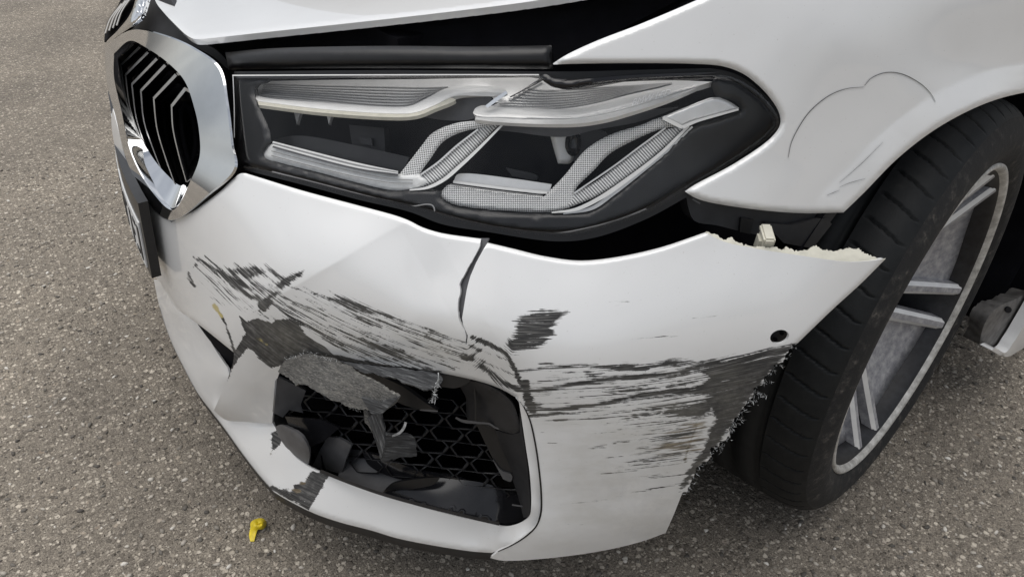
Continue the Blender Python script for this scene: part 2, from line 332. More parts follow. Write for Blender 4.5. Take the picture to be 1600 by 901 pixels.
pit = q.smooth(q.noise(c0, 150, 3), .63, .70); col = q.mix(q.math('MULTIPLY', pit, .75), col, (.030, .026, .022))
col = q.mix(1., col, q.ramp(q.noise(c0, 2.3, 5), [(.28, (.80, .785, .765)), (.5, (1.05, 1.03, .99)), (.72, (1.28, 1.25, 1.19))]), 'MULTIPLY'); col = q.mix(1., col, q.ramp(md, [(.3, (.82, .80, .79)), (.7, (1.15, 1.13, 1.10))]), 'MULTIPLY')
h = q.math('ADD', q.math('MULTIPLY', k1, .8), q.math('ADD', q.math('MULTIPLY', k2, .4), q.math('SUBTRACT', q.math('MULTIPLY', fn, .5), q.math('MULTIPLY', pit, .8))))
q.set(Base_Color=col, Roughness=.85, Specular_IOR_Level=.3); q.bump(h, .9, .003); M['asphalt'] = q.m
# tyre and alloy
q = N('tyre_rubber'); c = q.coord(); nz = q.noise(c, 40, 6); q.set(Base_Color=q.ramp(nz, [(.3, (.006, .007, .008)), (.65, (.012, .013, .0135)), (.85, (.026, .025, .023))]), Roughness=.6, Specular_IOR_Level=.25); q.bump(q.noise(c, 500, 3), .25, .0006); M['tyre'] = q.m
q = N('scuffed_sidewall'); c = q.coord(scale=(1, 1, 1)); nz = q.noise(c, 55, 8, .7); q.set(Base_Color=q.ramp(nz, [(.50, (.008, .008, .0085)), (.60, (.028, .026, .024)), (.74, (.17, .15, .13))]), Roughness=.8); q.bump(nz, .6, .002); M['tyre_scuff'] = q.m
q = N('dusty_alloy'); c = q.coord(); nz = q.noise(c, 75, 7, .7); q.set(Base_Color=q.ramp(nz, [(.3, (.20, .20, .22)), (.5, (.34, .34, .36)), (.72, (.56, .555, .55))]), Metallic=.3, Roughness=.5); M['alloy_d'] = q.m
M['barrel'] = simple('dirty_barrel', (.016, .016, .018), .5, .2, .5, 70).m
q = N('machined_alloy'); c = q.coord(); nz = q.noise(c, 30, 6); q.set(Base_Color=q.ramp(nz, [(.3, (.70, .695, .68)), (.7, (.86, .855, .84))]), Metallic=.25, Roughness=.35); M['alloy'] = q.m
q = N('scraped_rim_lip'); c = q.coord(); nz = q.noise(c, 60, 7, .7); q.set(Base_Color=q.ramp(nz, [(.3, (.28, .27, .25)), (.5, (.52, .505, .47)), (.7, (.74, .725, .69))]), Metallic=.25, Roughness=.6); q.bump(nz, .5, .002); M['lip'] = q.m
M['yellow'] = simple('yellow_plastic', (.72, .55, .02), .4, 0, .2, 120).m
M['mesh'] = simple('grille_mesh_plastic', (.012, .012, .014), .36, 0, .3, 60).m; M['slat_trim'] = simple('dark_silver', (.50, .50, .49), .3, .7, .1, 60).m
M['plate'] = simple('plate_white', (.75, .76, .76), .35, 0, .05, 30).m; M['ink'] = simple('black_ink', (.02, .02, .022), .5).m
M['rust'] = simple('dusty_metal', (.14, .135, .13), .6, .3, .4, 60).m

def tag(o, label=None, cat=None, kind=None, group=None):
    for k, v in (('label', label), ('category', cat), ('kind', kind), ('group', group)):
        if v: o[k] = v
    return o
# ------------------------------------------------------------------ ground
me = pymesh('ground', [(-60, -60, 0), (60, -60, 0), (60, 60, 0), (-60, 60, 0)], [(0, 1, 2, 3)])
ground = tag(link('asphalt_ground', me, M['asphalt'], None, False), 'rough grey brown asphalt with pale stone chips', 'asphalt', 'structure')

# loose grit and proud stones of the surface, half sunk in it
import bmesh
rg = np.random.RandomState(21); bmx = bmesh.new(); bmesh.ops.create_icosphere(bmx, subdivisions=1, radius=1.); iv = np.array([v.co for v in bmx.verts]); iF = np.array([[v.index for v in f.verts] for f in bmx.faces]); bmx.free()
ng = 15000; gx = rg.uniform(-1.3, 1.5, ng); gy = rg.uniform(-1.3, 1.45, ng); gr = .0016+.0032*rg.rand(ng)**2.2
GV = []; 
for k in range(ng):
    a = rg.rand()*6.28; cs, sn = math.cos(a), math.sin(a); v = iv*(1+.25*rg.randn(len(iv), 1))*np.array([1.35, .85, .55])*gr[k]; GV.append(np.stack([v[:, 0]*cs-v[:, 1]*sn+gx[k], v[:, 0]*sn+v[:, 1]*cs+gy[k], v[:, 2]+gr[k]*.12], 1))
nv = len(iv); gm_ = bpy.data.meshes.new('grit'); gm_.vertices.add(ng*nv); gm_.vertices.foreach_set('co', np.vstack(GV).ravel()); FF = (iF[None]+np.arange(ng)[:, None, None]*nv).reshape(-1, 3)
gm_.loops.add(FF.size); gm_.loops.foreach_set('vertex_index', FF.ravel()); gm_.polygons.add(len(FF)); gm_.polygons.foreach_set('loop_start', np.arange(0, FF.size, 3)); gm_.update(calc_edges=True)
at = gm_.attributes.new('tone', 'FLOAT', 'POINT'); at.data.foreach_set('value', np.repeat(rg.rand(ng), nv).astype(np.float32))
q = N('stone_chips'); q.set(Base_Color=q.ramp(q.n('Attribute', attribute_name='tone').outputs['Fac'], [(0, (.06, .054, .047)), (.35, (.16, .145, .125)), (.7, (.30, .27, .23)), (.9, (.50, .46, .40)), (1, (.72, .69, .63))]), Roughness=.8)
tag(link('grit', gm_, q.m, None, False), 'small stone chips strewn over the asphalt', 'grit', 'stuff')

# ------------------------------------------------------------------ car
car = bpy.data.objects.new('car', None); scene.collection.objects.link(car); car.location = (0, 0, 0)
tag(car, 'white car with torn and scraped front bumper, hood ajar', 'car')
# ---------------------------------------------------------------- near-black backing, paints the shade behind the panels
panel('shade_backing', M['void'], car, [[(215, 70), (300, 62)], [(300, 62), (420, -60), (900, -80), (1100, 40), (1230, 190), (1110, 300), (1290, 335), (1322, 390), (1230, 515), (1120, 600), (1010, 750), (990, 800)], [(990, 800), (790, 840), (520, 770), (440, 735), (385, 655), (368, 560), (330, 490), (262, 400), (235, 320), (215, 70)]], shell(-.13), 16)

# ---------------------------------------------------------------- bumper skin
crack_l = [(752, 373), (746, 390), (731, 420), (722, 436), (718, 444), (720, 452), (716, 474), (716, 496), (720, 506), (727, 523), (727, 538)]
crack_r = [(729, 538), (731, 524), (724, 508), (722, 497), (726, 472), (729, 454), (731, 445), (735, 431), (744, 410), (755, 390), (762, 379)]
TOPL = [(385, 271), (470, 297), (560, 321), (622, 338), (640, 345), (660, 355), (690, 364), (752, 373)]
TOPR = [(762, 379), (800, 388), (850, 400), (905, 407), (960, 402), (1030, 387), (1102, 363)]
FLANGE = [(1102, 363), (1130, 377), (1180, 388), (1250, 399), (1330, 409), (1383, 405)]
ARCH = [(1383, 405), (1345, 443), (1300, 484), (1245, 537)]
torn = jag([(1245, 537), (1222, 560), (1205, 580), (1184, 607), (1163, 636), (1145, 660), (1132, 682), (1118, 700), (1092, 733), (1068, 768)], 2.4, 3, 5)
BOT = [(1066, 770), (1052, 805), (1040, 832)]
BOT2 = [(1040, 832), (1000, 846), (940, 860), (850, 872), (785, 875), (766, 871)]
BAND_OUT = [(778, 861), (800, 851), (822, 837), (838, 821), (845, 802), (846, 775), (842, 730), (836, 690), (828, 656), (818, 634), (807, 621)]
INT_TOP = [(807, 621), (790, 611), (770, 602), (735, 592), (686, 582), (640, 575), (580, 569), (520, 560), (475, 553), (447, 563), (434, 588)]
LIPSEAM = [(425, 661), (385, 659), (352, 655), (334, 641)]
skin_segs = [[(176, 170), (184, 200), (197, 250), (215, 290), (240, 328), (268, 347)], [(268, 347), (300, 331), (345, 298), (366, 278), (376, 271), (385, 271)], TOPL,
    RAW(jag(crack_l, .5, 4, 3)), RAW(crack_r), TOPR, FLANGE, ARCH, RAW(torn), BOT, BOT2, [(766, 871), (778, 861)], BAND_OUT, INT_TOP,
    [(434, 588), (429, 620), (425, 661)], LIPSEAM, [(334, 641), (350, 605), (357, 588), (364, 566), (366, 551)], [(366, 551), (340, 530), (316, 511), (281, 486)], [(281, 486), (276, 485), (262, 462), (250, 440)], [(250, 440), (236, 425), (222, 385), (205, 345), (190, 290), (180, 235), (174, 190), (176, 170)]]
sensor_hole = [[(1218+15*math.cos(a)*.92-(-9)*math.sin(a)*.0+ -0*math.sin(a)+ 5*math.sin(a), 526+9.5*math.sin(a)-5.5*math.cos(a)) for a in np.linspace(0, 2*math.pi, 25)]]
ctl = []
for p in [(180, 200), (215, 300), (268, 347), (376, 271), (470, 297), (560, 321), (240, 400), (300, 380)]: ctl.append((*p, 0))
for p, v in [((640, 345), .010), ((560, 395), .013), ((480, 440), .013), ((410, 480), .012), ((395, 520), .008), ((366, 552), .004), ((280, 480), .0), ((334, 641), .0), ((385, 657), -.022), ((425, 661), -.034), ((395, 600), -.008), ((434, 588), -.016), ((475, 553), -.006),
             ((520, 560), -.008), ((600, 571), -.010), ((686, 582), -.010), ((735, 592), -.008), ((790, 611), -.004), ((560, 480), .012), ((640, 505), .014), ((730, 530), .016), ((790, 562), .014), ((818, 610), .010), ((750, 375), .004), ((690, 430), .008),
             ((762, 379), .006), ((905, 407), .0), ((840, 450), .010), ((850, 640), .010), ((850, 770), .005), ((840, 830), .002), ((770, 868), -.002), ((920, 866), -.006), ((1040, 832), -.004), ((1066, 770), .008), ((1145, 660), .024), ((1245, 537), .040), ((1383, 405), .040), ((1300, 484), .040),
             ((1102, 363), .010), ((1180, 388), .020), ((1250, 399), .028), ((1000, 480), .014), ((1000, 640), .017), ((950, 760), .006), ((1120, 470), .022)]: ctl.append((*p, v))
skin_tps = tps(ctl, 2e-3)
def skin_off(P):
    P = np.asarray(P, float); a, b = np.array([648., 338.]), np.array([402., 482.]); v = b-a; L_ = np.hypot(*v); v = v/L_; nrm = np.array([-v[1], v[0]])*-1
    q = P-a; t = q @ v/L_; d = q @ nrm; d = d if nrm[0] > 0 else -d
    win = np.clip((t+.05)/.15, 0, 1)*np.clip((1.1-t)/.25, 0, 1); dd = np.maximum(d, 0)
    return skin_tps(P)-win*.0045*(1-np.exp(-dd/26.))*np.exp(-dd/220.)           # soft fold below the lamp
skin_pos = shell(skin_off)
# --- where the paint is scraped away (traced in the plane of the skin, carried by its vertices)
def fall(d, w, s): return np.clip((w+s-d)/(2*s), 0, 1)
def strokes(lst):
    def f(P):
        mk = np.zeros(len(P))
        for kind, pts, wd, soft, val in lst:
            pts = np.array(pts, float)
            if kind == 'l': d = dist(P, spline(pts, 8), False, cap=wd+soft+2); v = fall(d, wd, soft)
            else:
                d = dist(P, pts, True, cap=soft+2); i = inside(P, pts); sd = np.where(i, -d, d); v = np.clip(.5-sd/(2*soft), 0, 1)
            mk = np.maximum(mk, v*val)
        return mk
    return f
def flow(n, poly, ang, ln, wd, val, seed):
    rs_ = np.random.RandomState(seed); out = []; poly = np.array(poly, float); lo, hi = poly.min(0), poly.max(0)
    while len(out) < n:
        p = lo+(hi-lo)*rs_.rand(2)
        if not inside(p[None], poly)[0]: continue
        a = R(ang(p[0], p[1])+rs_.randn()*1.2); L_ = ln[0]+(ln[1]-ln[0])*rs_.rand()**1.6; d = np.array([math.cos(a), math.sin(a)])
        out.append(('l', [tuple(p-d*L_/2), tuple(p+np.array([0, rs_.randn()*1.0])), tuple(p+d*L_/2)], wd[0]+(wd[1]-wd[0])*rs_.rand(), 2.2, val[0]+(val[1]-val[0])*rs_.rand()))
    return out
SC = flow(70, [(420, 462), (500, 455), (600, 492), (720, 525), (760, 560), (700, 580), (560, 555), (470, 512)], lambda x, y: np.interp(x, [400, 600, 760], [28, 22, 21]), (25, 150), (.5, 1.6), (.6, .95), 31)
SC += flow(26, [(300, 415), (400, 412), (440, 450), (405, 475), (330, 450)], lambda x, y: 36, (15, 70), (.4, 1.3), (.6, .9), 32)
SC += flow(60, [(840, 575), (1060, 560), (1190, 555), (1130, 640), (1090, 655), (840, 650), (815, 620)], lambda x, y: -4-7*(x-820)/400, (30, 200), (.5, 1.8), (.6, .95), 33)
SC += flow(34, [(930, 660), (1100, 640), (1100, 720), (1060, 760), (940, 740)], lambda x, y: -8, (20, 120), (.4, 1.2), (.5, .8), 34)
SC += [
 # upper left claw marks
 ('l', [(309, 405), (335, 420), (360, 440), (385, 458), (400, 466)], 2.5, 3, .95), ('p', [(335, 418), (352, 424), (385, 440), (392, 455), (375, 452), (352, 436)], 0, 5, .85),
 ('p', [(350, 418), (375, 416), (400, 414), (418, 424), (410, 432), (395, 436), (384, 440), (365, 430)], 0, 5, .72),
 ('p', [(436, 438), (456, 428), (475, 422), (472, 430), (452, 444), (440, 452), (430, 450)], 0, 4, .95), ('p', [(400, 414), (430, 418), (456, 434), (440, 448), (420, 430)], 0, 6, .52),
 ('p', [(378, 438), (400, 432), (440, 452), (425, 465), (408, 468)], 0, 8, .47), ('l', [(294, 426), (299, 436), (303, 446)], 2, 3, .95), ('l', [(308, 412), (302, 418)], 1, 2, .6),
 ('p', [(306, 432), (330, 432), (360, 452), (400, 478), (402, 492), (370, 475), (335, 455)], 0, 8, .42), ('l', [(330, 462), (350, 477)], 1.5, 3, .6),
 ('l', [(400, 464), (412, 470), (425, 462), (432, 458)], 4, 4, .9), ('p', [(402, 470), (430, 465), (424, 478), (412, 488), (404, 486)], 0, 3, .95),
 ('l', [(380, 480), (402, 490), (428, 500)], 1.2, 2, .75),
 ('p', [(374, 494), (386, 503), (394, 500), (404, 498), (425, 505), (432, 500), (452, 498), (466, 506), (476, 520), (490, 532), (505, 540), (520, 554), (600, 570), (690, 580), (684, 586), (520, 566), (440, 570), (424, 575), (404, 560), (396, 548), (386, 543), (375, 556), (362, 576), (356, 594), (358, 570), (368, 548), (384, 520)], 0, 2.2, 1.3),
 ('l', [(344, 490), (352, 506), (358, 522), (366, 548)], 1.6, 1.4, 1.0),
 # long scrapes across the centre
 ('p', [(490, 462), (512, 460), (540, 464), (576, 478), (615, 492), (624, 496), (600, 496), (570, 492), (545, 488), (520, 476)], 0, 6, .72), ('p', [(505, 468), (550, 480), (600, 500), (580, 508), (540, 496)], 0, 7, .55),
 ('l', [(502, 447), (530, 464), (560, 474)], 1, 2.4, .62), ('l', [(460, 460), (500, 480), (540, 496), (580, 512)], 1.2, 3, .58), ('l', [(428, 468), (470, 480), (520, 500), (600, 530), (650, 545)], 1.4, 3, .60), ('l', [(400, 485), (450, 505), (520, 530)], 1.2, 3, .55),
 ('l', [(590, 498), (625, 510), (650, 522), (680, 532)], 2.5, 4, .66), ('l', [(670, 520), (700, 530), (727, 536), (750, 548)], 2.2, 3, .78), ('p', [(540, 492), (600, 505), (560, 520), (585, 520)], 0, 8, .45),
 ('p', [(470, 505), (540, 530), (620, 556), (690, 580), (600, 568), (520, 545)], 0, 7, .50), ('p', [(560, 528), (610, 540), (660, 560), (688, 580), (660, 578), (615, 562), (580, 545)], 0, 5, .74), ('l', [(500, 512), (560, 535), (620, 552)], 1.5, 3, .62),
 ('l', [(520, 540), (560, 556), (610, 566)], 1.6, 3, .62), ('p', [(710, 548), (740, 555), (750, 568), (735, 566), (718, 558)], 0, 4, .80), ('l', [(660, 545), (700, 560), (740, 570), (756, 576)], 1.6, 3, .66), ('p', [(600, 510), (680, 530), (750, 552), (750, 575), (640, 548)], 0, 12, .36),
 ('l', [(738, 527), (770, 540), (790, 552), (798, 565), (806, 580), (812, 596), (822, 608)], 3.4, 3, 1.0), ('l', [(752, 572), (770, 585), (785, 598), (805, 606), (826, 612)], 4.5, 4, .92),
 # corner: triangle scrape and horizontal ones
 ('p', [(828, 488), (886, 486), (876, 498), (862, 512), (868, 522), (855, 534), (838, 545), (800, 552), (788, 540), (795, 530), (806, 520), (806, 500)], 0, 6, .86), ('l', [(800, 501), (850, 500)], 1.5, 2, .8), ('l', [(844, 484), (880, 484)], 1, 2, .7),
 ('l', [(845, 570), (900, 570), (960, 574), (1010, 572), (1060, 570), (1120, 564), (1180, 550), (1242, 538)], 3.2, 4, .82), ('p', [(925, 571), (985, 568), (1020, 572), (1010, 582), (950, 578)], 0, 4, .92), ('p', [(912, 580), (945, 582), (928, 592), (916, 590)], 0, 4, .8), ('l', [(860, 580), (915, 582)], 1, 2.5, .64),
 ('l', [(812, 610), (850, 608), (900, 600), (960, 592), (1040, 584), (1090, 575)], 4.2, 4, .84), ('l', [(830, 600), (880, 592), (940, 588)], 1, 3, .6),
 ('l', [(826, 632), (870, 640), (920, 634), (980, 622), (1040, 612), (1075, 608)], 3.6, 4, .86), ('l', [(820, 600), (826, 625), (832, 640)], 7, 4, .95), ('l', [(900, 612), (980, 612), (1060, 606)], 1.3, 3, .62), ('l', [(830, 648), (880, 645), (940, 638)], 2, 3, .66),
 ('p', [(1090, 578), (1150, 558), (1215, 542), (1245, 537), (1205, 580), (1184, 607), (1163, 636), (1145, 660), (1118, 700), (1085, 740), (1062, 768), (1075, 735), (1100, 700), (1108, 672), (1118, 655), (1112, 640), (1095, 652), (1060, 650), (1030, 648), (1040, 640), (1070, 635), (1090, 628), (1112, 618), (1060, 615), (1085, 606), (1108, 590)], 0, 5, 1.0),
 ('p', [(1030, 560), (1100, 562), (1150, 555), (1120, 575), (1060, 580)], 0, 6, .62), ('p', [(1020, 640), (1110, 634), (1100, 656), (1040, 652)], 0, 6, .6),
 ('l', [(855, 690), (920, 700), (1000, 690), (1080, 682)], .6, 2.0, .54), ('l', [(850, 790), (930, 782), (1000, 768), (1070, 752)], .8, 2, .62), ('l', [(850, 820), (910, 818)], .6, 2, .5),
 ('l', [(846, 676), (920, 678), (1000, 668), (1080, 655)], .8, 2.4, .56), ('l', [(950, 660), (1030, 652), (1100, 640)], 1, 3, .56), ('l', [(980, 722), (1040, 716), (1090, 700)], 1, 3, .55), ('l', [(950, 470), (985, 472)], .5, 1.8, .55), ('l', [(960, 478), (985, 476)], .5, 1.8, .55), ('l', [(1060, 498), (1140, 492), (1240, 482)], .5, 1.8, .5), ('l', [(930, 530), (1000, 528), (1080, 524)], .5, 2.2, .44), ('p', [(860, 590), (1080, 560), (1100, 640), (860, 650)], 0, 25, .30), ('p', [(980, 660), (1110, 640), (1080, 740), (980, 730)], 0, 20, .34),
]
GR = [('p', [(374, 494), (476, 515), (520, 550), (690, 580), (520, 566), (424, 575), (375, 556), (356, 594)], 0, 6, 1.), ('p', [(1060, 640), (1112, 610), (1140, 590), (1200, 570), (1163, 636), (1118, 700), (1062, 768), (1100, 690)], 0, 12, .8), ('p', [(500, 465), (620, 492), (560, 492)], 0, 8, .6), ('l', [(405, 470), (425, 470)], 8, 5, .9)]
BRW = [('p', [(1060, 650), (1110, 645), (1118, 665), (1095, 715), (1050, 722), (985, 722), (1020, 690)], 0, 16, .60), ('l', [(1088, 665), (1075, 700), (1070, 720)], 3, 5, .9), ('l', [(990, 700), (1080, 680)], 3, 6, .6), ('l', [(1000, 720), (1075, 705)], 3, 6, .6), ('l', [(400, 530), (415, 538)], 4, 4, .8), ('l', [(430, 542), (470, 545)], 3, 4, .7), ('p', [(386, 543), (404, 540), (420, 556), (404, 562)], 0, 5, .3)]
YEL = [('l', [(334, 476), (346, 494)], 3, 4, .95), ('l', [(310, 448), (350, 462)], 3, 6, .40), ('l', [(402, 528), (416, 538)], 3, 3, .6)]
DRT = [('p', [(850, 620), (1140, 600), (1060, 770), (1040, 832), (770, 872), (848, 790)], 0, 60, .42), ('p', [(400, 470), (700, 520), (800, 570), (690, 582), (440, 560)], 0, 30, .35)]
def streak_uv(P):
    x, y = P.T; a = np.interp(x, [250, 340, 450, 600, 730, 800, 1000, 1200], np.radians([40, 37, 29, 24, 21, -2, -5, -9]))
    a = a+np.where(x < 800, 0, np.radians(0)); c, s = np.cos(a), np.sin(a); xc = np.interp(x, [250, 760, 840, 1400], [250, 760, 760, 1320])*0+x
    x0 = np.where(x < 765, 560, 950); y0 = np.where(x < 765, 500, 600)
    return np.stack([((x-x0)*c+(y-y0)*s)/30, (-(x-x0)*s+(y-y0)*c)/30+np.where(x < 765, 0, 40)], 1)
bumper = panel('bumper_skin', M['paint_dmg'], car, skin_segs, skin_pos, 2.6, holes=[sensor_hole], thick=.0035, roll=(7, .005, [TOPL, TOPR, [(300, 331), (345, 298), (366, 278)], ARCH, INT_TOP[:5], [(366, 551), (316, 511), (281, 486), (250, 440)]]),
    attrs={'scuff': strokes(SC), 'grey': strokes(GR), 'brown': strokes(BRW), 'yellow': strokes(YEL), 'dirt': strokes(DRT)}, uv=streak_uv)
# broken edge seen in the crack, torn fringe, sensor, clips
panel('crack_face', M['greyp'], bumper, [RAW([(750, 372), (764, 372), (756, 395), (740, 432), (733, 470), (727, 510), (712, 505), (712, 470), (718, 430), (735, 400)])], shell(lambda P: skin_off(P)-.006), 5)
ss = panel('parking_sensor', M['black'], bumper, [[(1218+17*math.cos(a)+5*math.sin(a), 526+11*math.sin(a)-6*math.cos(a)) for a in np.linspace(0, 2*math.pi, 21)]], shell(lambda P: skin_off(P)-.012), 4, thick=.02)
for dx, dy in ((-6, 4), (4, -5)): panel('sensor_socket', M['void'], ss, [[(1218+dx+3.2*math.cos(a), 526+dy+2.6*math.sin(a)) for a in np.linspace(0, 2*math.pi, 9)]], shell(lambda P: skin_off(P)-.010), 2, thick=.001)
fl_off = lambda P: skin_off(P)-.004
ragged = jag([(1104, 361), (1122, 367), (1135, 373), (1143, 369), (1150, 376), (1165, 383), (1190, 384), (1208, 386), (1222, 389), (1232, 384), (1245, 390), (1262, 389), (1275, 380), (1290, 388), (1315, 388), (1330, 384), (1345, 386), (1352, 394), (1368, 400), (1384, 404)], 1.0, 2.2, 9, 1.0); ragged[:, 1] += .5*(np.interp(ragged[:, 0], *np.array(FLANGE).T)-ragged[:, 1])
fl = panel('mounting_flange', M['cream'], bumper, [RAW(ragged), [(1384, 404), (1330, 412), (1250, 403), (1180, 392), (1130, 381), (1104, 366)]], lambda P: hit(P, skin_off(P)-.001)+np.array([-.008, -.008, .0])*np.clip(-((P[:, 1]-np.interp(P[:, 0], *np.array(FLANGE).T))/12), 0, 1)[:, None], 3, holes=[[[(1338+8*math.cos(a), 393+4.2*math.sin(a)) for a in np.linspace(0, 2*math.pi, 13)]]], thick=.003)
cl = box('clip', M['cream'], bumper, hit([(1194, 380)], .006)[0], (.018, .016, .022), (0, .2, .9), .003)
box('clip_tab', M['cream'], cl, (0, 0, .013), (.026, .012, .007), None, .002)
# frayed fibres along the torn edge
V = []; F = []; rs = np.random.RandomState(4)
def fleck(c, r):
    b = len(V); d = rs.randn(3); d /= np.linalg.norm(d); l = r*(1.2+2.6*rs.rand()); wq = rs.randn(3, 3)*r*.32
    V.extend([c-d*l, c+d*l+wq[0], c+wq[1], c+wq[2]]); F.extend([(b, b+1, b+2), (b, b+1, b+3), (b+1, b+2, b+3), (b, b+2, b+3)])
tp = hit(torn, skin_off(torn)-.001)
for i in range(len(torn)):
    k = 3 if 20 < i < 70 else 1
    if rs.rand() < .85:
        c = tp[i]+np.array([0, 0, 0.])
        for j in range(rs.randint(1, k+2)): c = c+rs.randn(3)*.0016+np.array([-.0010, .0006, -.0010]); fleck(c, .0006+.0006*rs.rand())
for cx, cy, nn in ((1150, 640, 1), (1138, 672, 26), (1132, 690, 26), (1146, 668, 20), (1112, 706, 9), (1188, 612, 14), (1180, 622, 10)):
    c = hit([(cx, cy)], .02)[0]
    for j in range(nn): c = c+rs.randn(3)*.0020; fleck(c, .0010)
fr = link('torn_fringe', pymesh('torn_fringe', V, F), M['fibre'], bumper, False); fr['kind'] = 'stuff'

# ---------------------------------------------------------------- lower lip and intake frame
LIP_OUT = [(240, 436), (250, 482), (266, 530), (286, 572), (309, 614), (330, 642), (352, 671), (380, 710), (405, 742), (428, 768)]
LIP_OUT2 = [(428, 768), (446, 779), (490, 801), (530, 815), (580, 828), (620, 840), (680, 852), (740, 861), (768, 863)]
INT_IN = [(811, 628), (816, 660), (822, 700), (828, 742), (830, 790), (827, 806), (815, 815), (795, 821), (780, 821)]
LIP_IN = [(780, 821), (720, 808), (660, 792), (600, 774), (540, 752), (500, 737)]
LIP_IN2 = [(500, 737), (480, 727), (460, 712), (445, 692), (436, 675), (428, 664), (420, 640)]
zc = []
def zadd(pts, z): zc.extend((*p, zz) for p, zz in zip(pts, np.broadcast_to(z, (len(pts),))))
zadd(LIP_OUT[1:], [.185, .178, .172, .167, .165, .165, .165, .165, .165]); zadd(LIP_OUT2[1:], [.165, .165, .165, .165, .165, .165, .165, .165])
zadd([(445, 692), (480, 727), (500, 737), (600, 774), (720, 808), (780, 821)], [.235, .222, .22, .215, .21, .207]); zadd([(262, 440), (290, 470), (281, 486), (316, 511), (338, 545), (356, 588), (334, 641), (352, 655), (385, 659), (425, 661), (350, 632), (385, 640), (420, 640)], [.27, .275, .26, .28, .275, .27, .180, .178, .200, .226, .20, .21, .235])
for p in [(816, 660), (828, 742), (830, 790), (842, 730), (845, 780), (838, 821), (818, 634), (800, 851), (826, 660)]:
    zc.append((*p, hit([p], skin_off(np.array([p]))+(-.006 if p[0] > 832 else -.003))[0, 2]))
zc.append((240, 436, .215))
lip_z = tps(zc, 1e-4)
lip_segs = [LIP_OUT, LIP_OUT2, [(768, 863), (779, 859)], [(x-1.6, y-.4) for x, y in BAND_OUT], INT_IN, LIP_IN, LIP_IN2, [(420, 640), (375, 640), (350, 630)], [(350, 630), (360, 600), (356, 575)], [(356, 575), (336, 545), (316, 510)], [(316, 510), (290, 470), (262, 440), (240, 436)]]
LSC = [('p', [(425, 676), (432, 672), (440, 690), (432, 698), (427, 704), (424, 690)], 0, 2, 1.2), ('p', [(486, 735), (515, 742), (508, 750), (498, 770), (486, 788), (470, 780), (430, 764), (424, 760), (468, 772), (480, 750)], 0, 2, 1.25), ('l', [(425, 760), (455, 775), (482, 790)], 3, 2, 1.2), ('l', [(462, 760), (475, 760)], 3, 2, 1.1)]
LBR = [('p', [(450, 770), (474, 750), (486, 746), (478, 762), (474, 776)], 0, 5, 1.1), ('l', [(425, 700), (423, 710)], 2, 3, .9)]
lip = panel('lower_lip', M['paint_dmg'], car, lip_segs, lambda P: at_z(P, lip_z(P)), 4, thick=.003, roll=(9, .006, [LIP_OUT2, LIP_OUT[1:]]), attrs={'scuff': strokes(LSC), 'grey': strokes([('p', [(480, 740), (515, 742), (490, 788), (460, 780)], 0, 3, 1)]), 'brown': strokes(LBR), 'yellow': strokes([]), 'dirt': strokes([])}, uv=streak_uv)
# turned-down front of the lip
ribbon('seam', M['seal'], lip, BAND_OUT[:-1], [1.5, 2.6, 2.6, 2.4, 2.2, 1.8], shell(lambda P: skin_off(P)+.0006), 5, .003)
pe = np.vstack([spline(LIP_OUT[1:], 6), spline(LIP_OUT2, 6)[1:]]); top = at_z(pe, lip_z(pe)); D = rays(pe); D /= np.linalg.norm(D, axis=1)[:, None]; top = top+D*.006
ce = np.array([.3, .2, 0]); inw = (ce-top)*np.array([1, 1, 0]); inw /= np.linalg.norm(inw, axis=1)[:, None]; n = len(pe)
V = np.vstack([top+[0, 0, .002], top+inw*.002+[0, 0, -.018], top+inw*.03+[0, 0, -.03], top+inw*.2+[0, 0, -.02]]); F = [(k*n+i, k*n+i+1, (k+1)*n+i+1, (k+1)*n+i) for k in range(3) for i in range(n-1)]
link('lip_underside', pymesh('lip_underside', V, F), M['black'], lip)
panel('slot_shade', M['void'], car, [RAW([(300, 480), (372, 540), (372, 580), (352, 590), (305, 510)])], shell(-.035), 8)  # near-black sheet paints the shade inside the slot
# ---------------------------------------------------------------- front wing
HLEDGE = [(865, 101), (900, 100), (980, 99), (1080, 100), (1130, 104), (1160, 115), (1182, 131), (1203, 153), (1217, 176), (1219, 194), (1206, 214), (1150, 254), (1085, 289), (1070, 299)]
FBOT = [(1070, 299), (1082, 307), (1100, 314), (1170, 326), (1250, 333), (1318, 332)]
FARCH = [(1318, 332), (1350, 301), (1400, 250), (1450, 210), (1500, 180), (1550, 158), (1600, 145), (1680, 136), (1780, 140)]
FTOP = [(1780, -60), (1400, -90), (1180, -42), (1085, 2), (1000, 38), (930, 65), (885, 86), (866, 98)]
wing_off = tps([(865, 100, -.004), (1070, 299, 0), (1217, 185, 0), (1318, 332, .003), (1400, 250, .004), (1500, 180, .005), (1600, 145, .005), (1780, 140, .005), (1300, 200, 0), (1380, 170, .0), (1500, 100, -.002), (1600, 60, .0), (1450, 130, .0), (1100, 40, -.004), (1300, 60, .004), (1500, 0, .0), (1780, -60, 0), (1400, -90, 0), (1180, -42, 0), (1780, 50, 0), (1280, 290, .002), (1340, 240, .003)], 1e-3)
wing_tps = wing_off
def wing_off(P): return wing_tps(P)+.0045*np.clip(1-dist(np.asarray(P, float), spline(FARCH, 8), False, cap=60)/46., 0, 1)      # folded arch edge
wing = panel('front_wing', M['paint'], car, [HLEDGE, FBOT, FARCH, [(1780, 140), (1780, -60)], FTOP, [(866, 98), (864, 99.5), (865, 101)]], shell(wing_off), 5, thick=.004, roll=(8, .007))
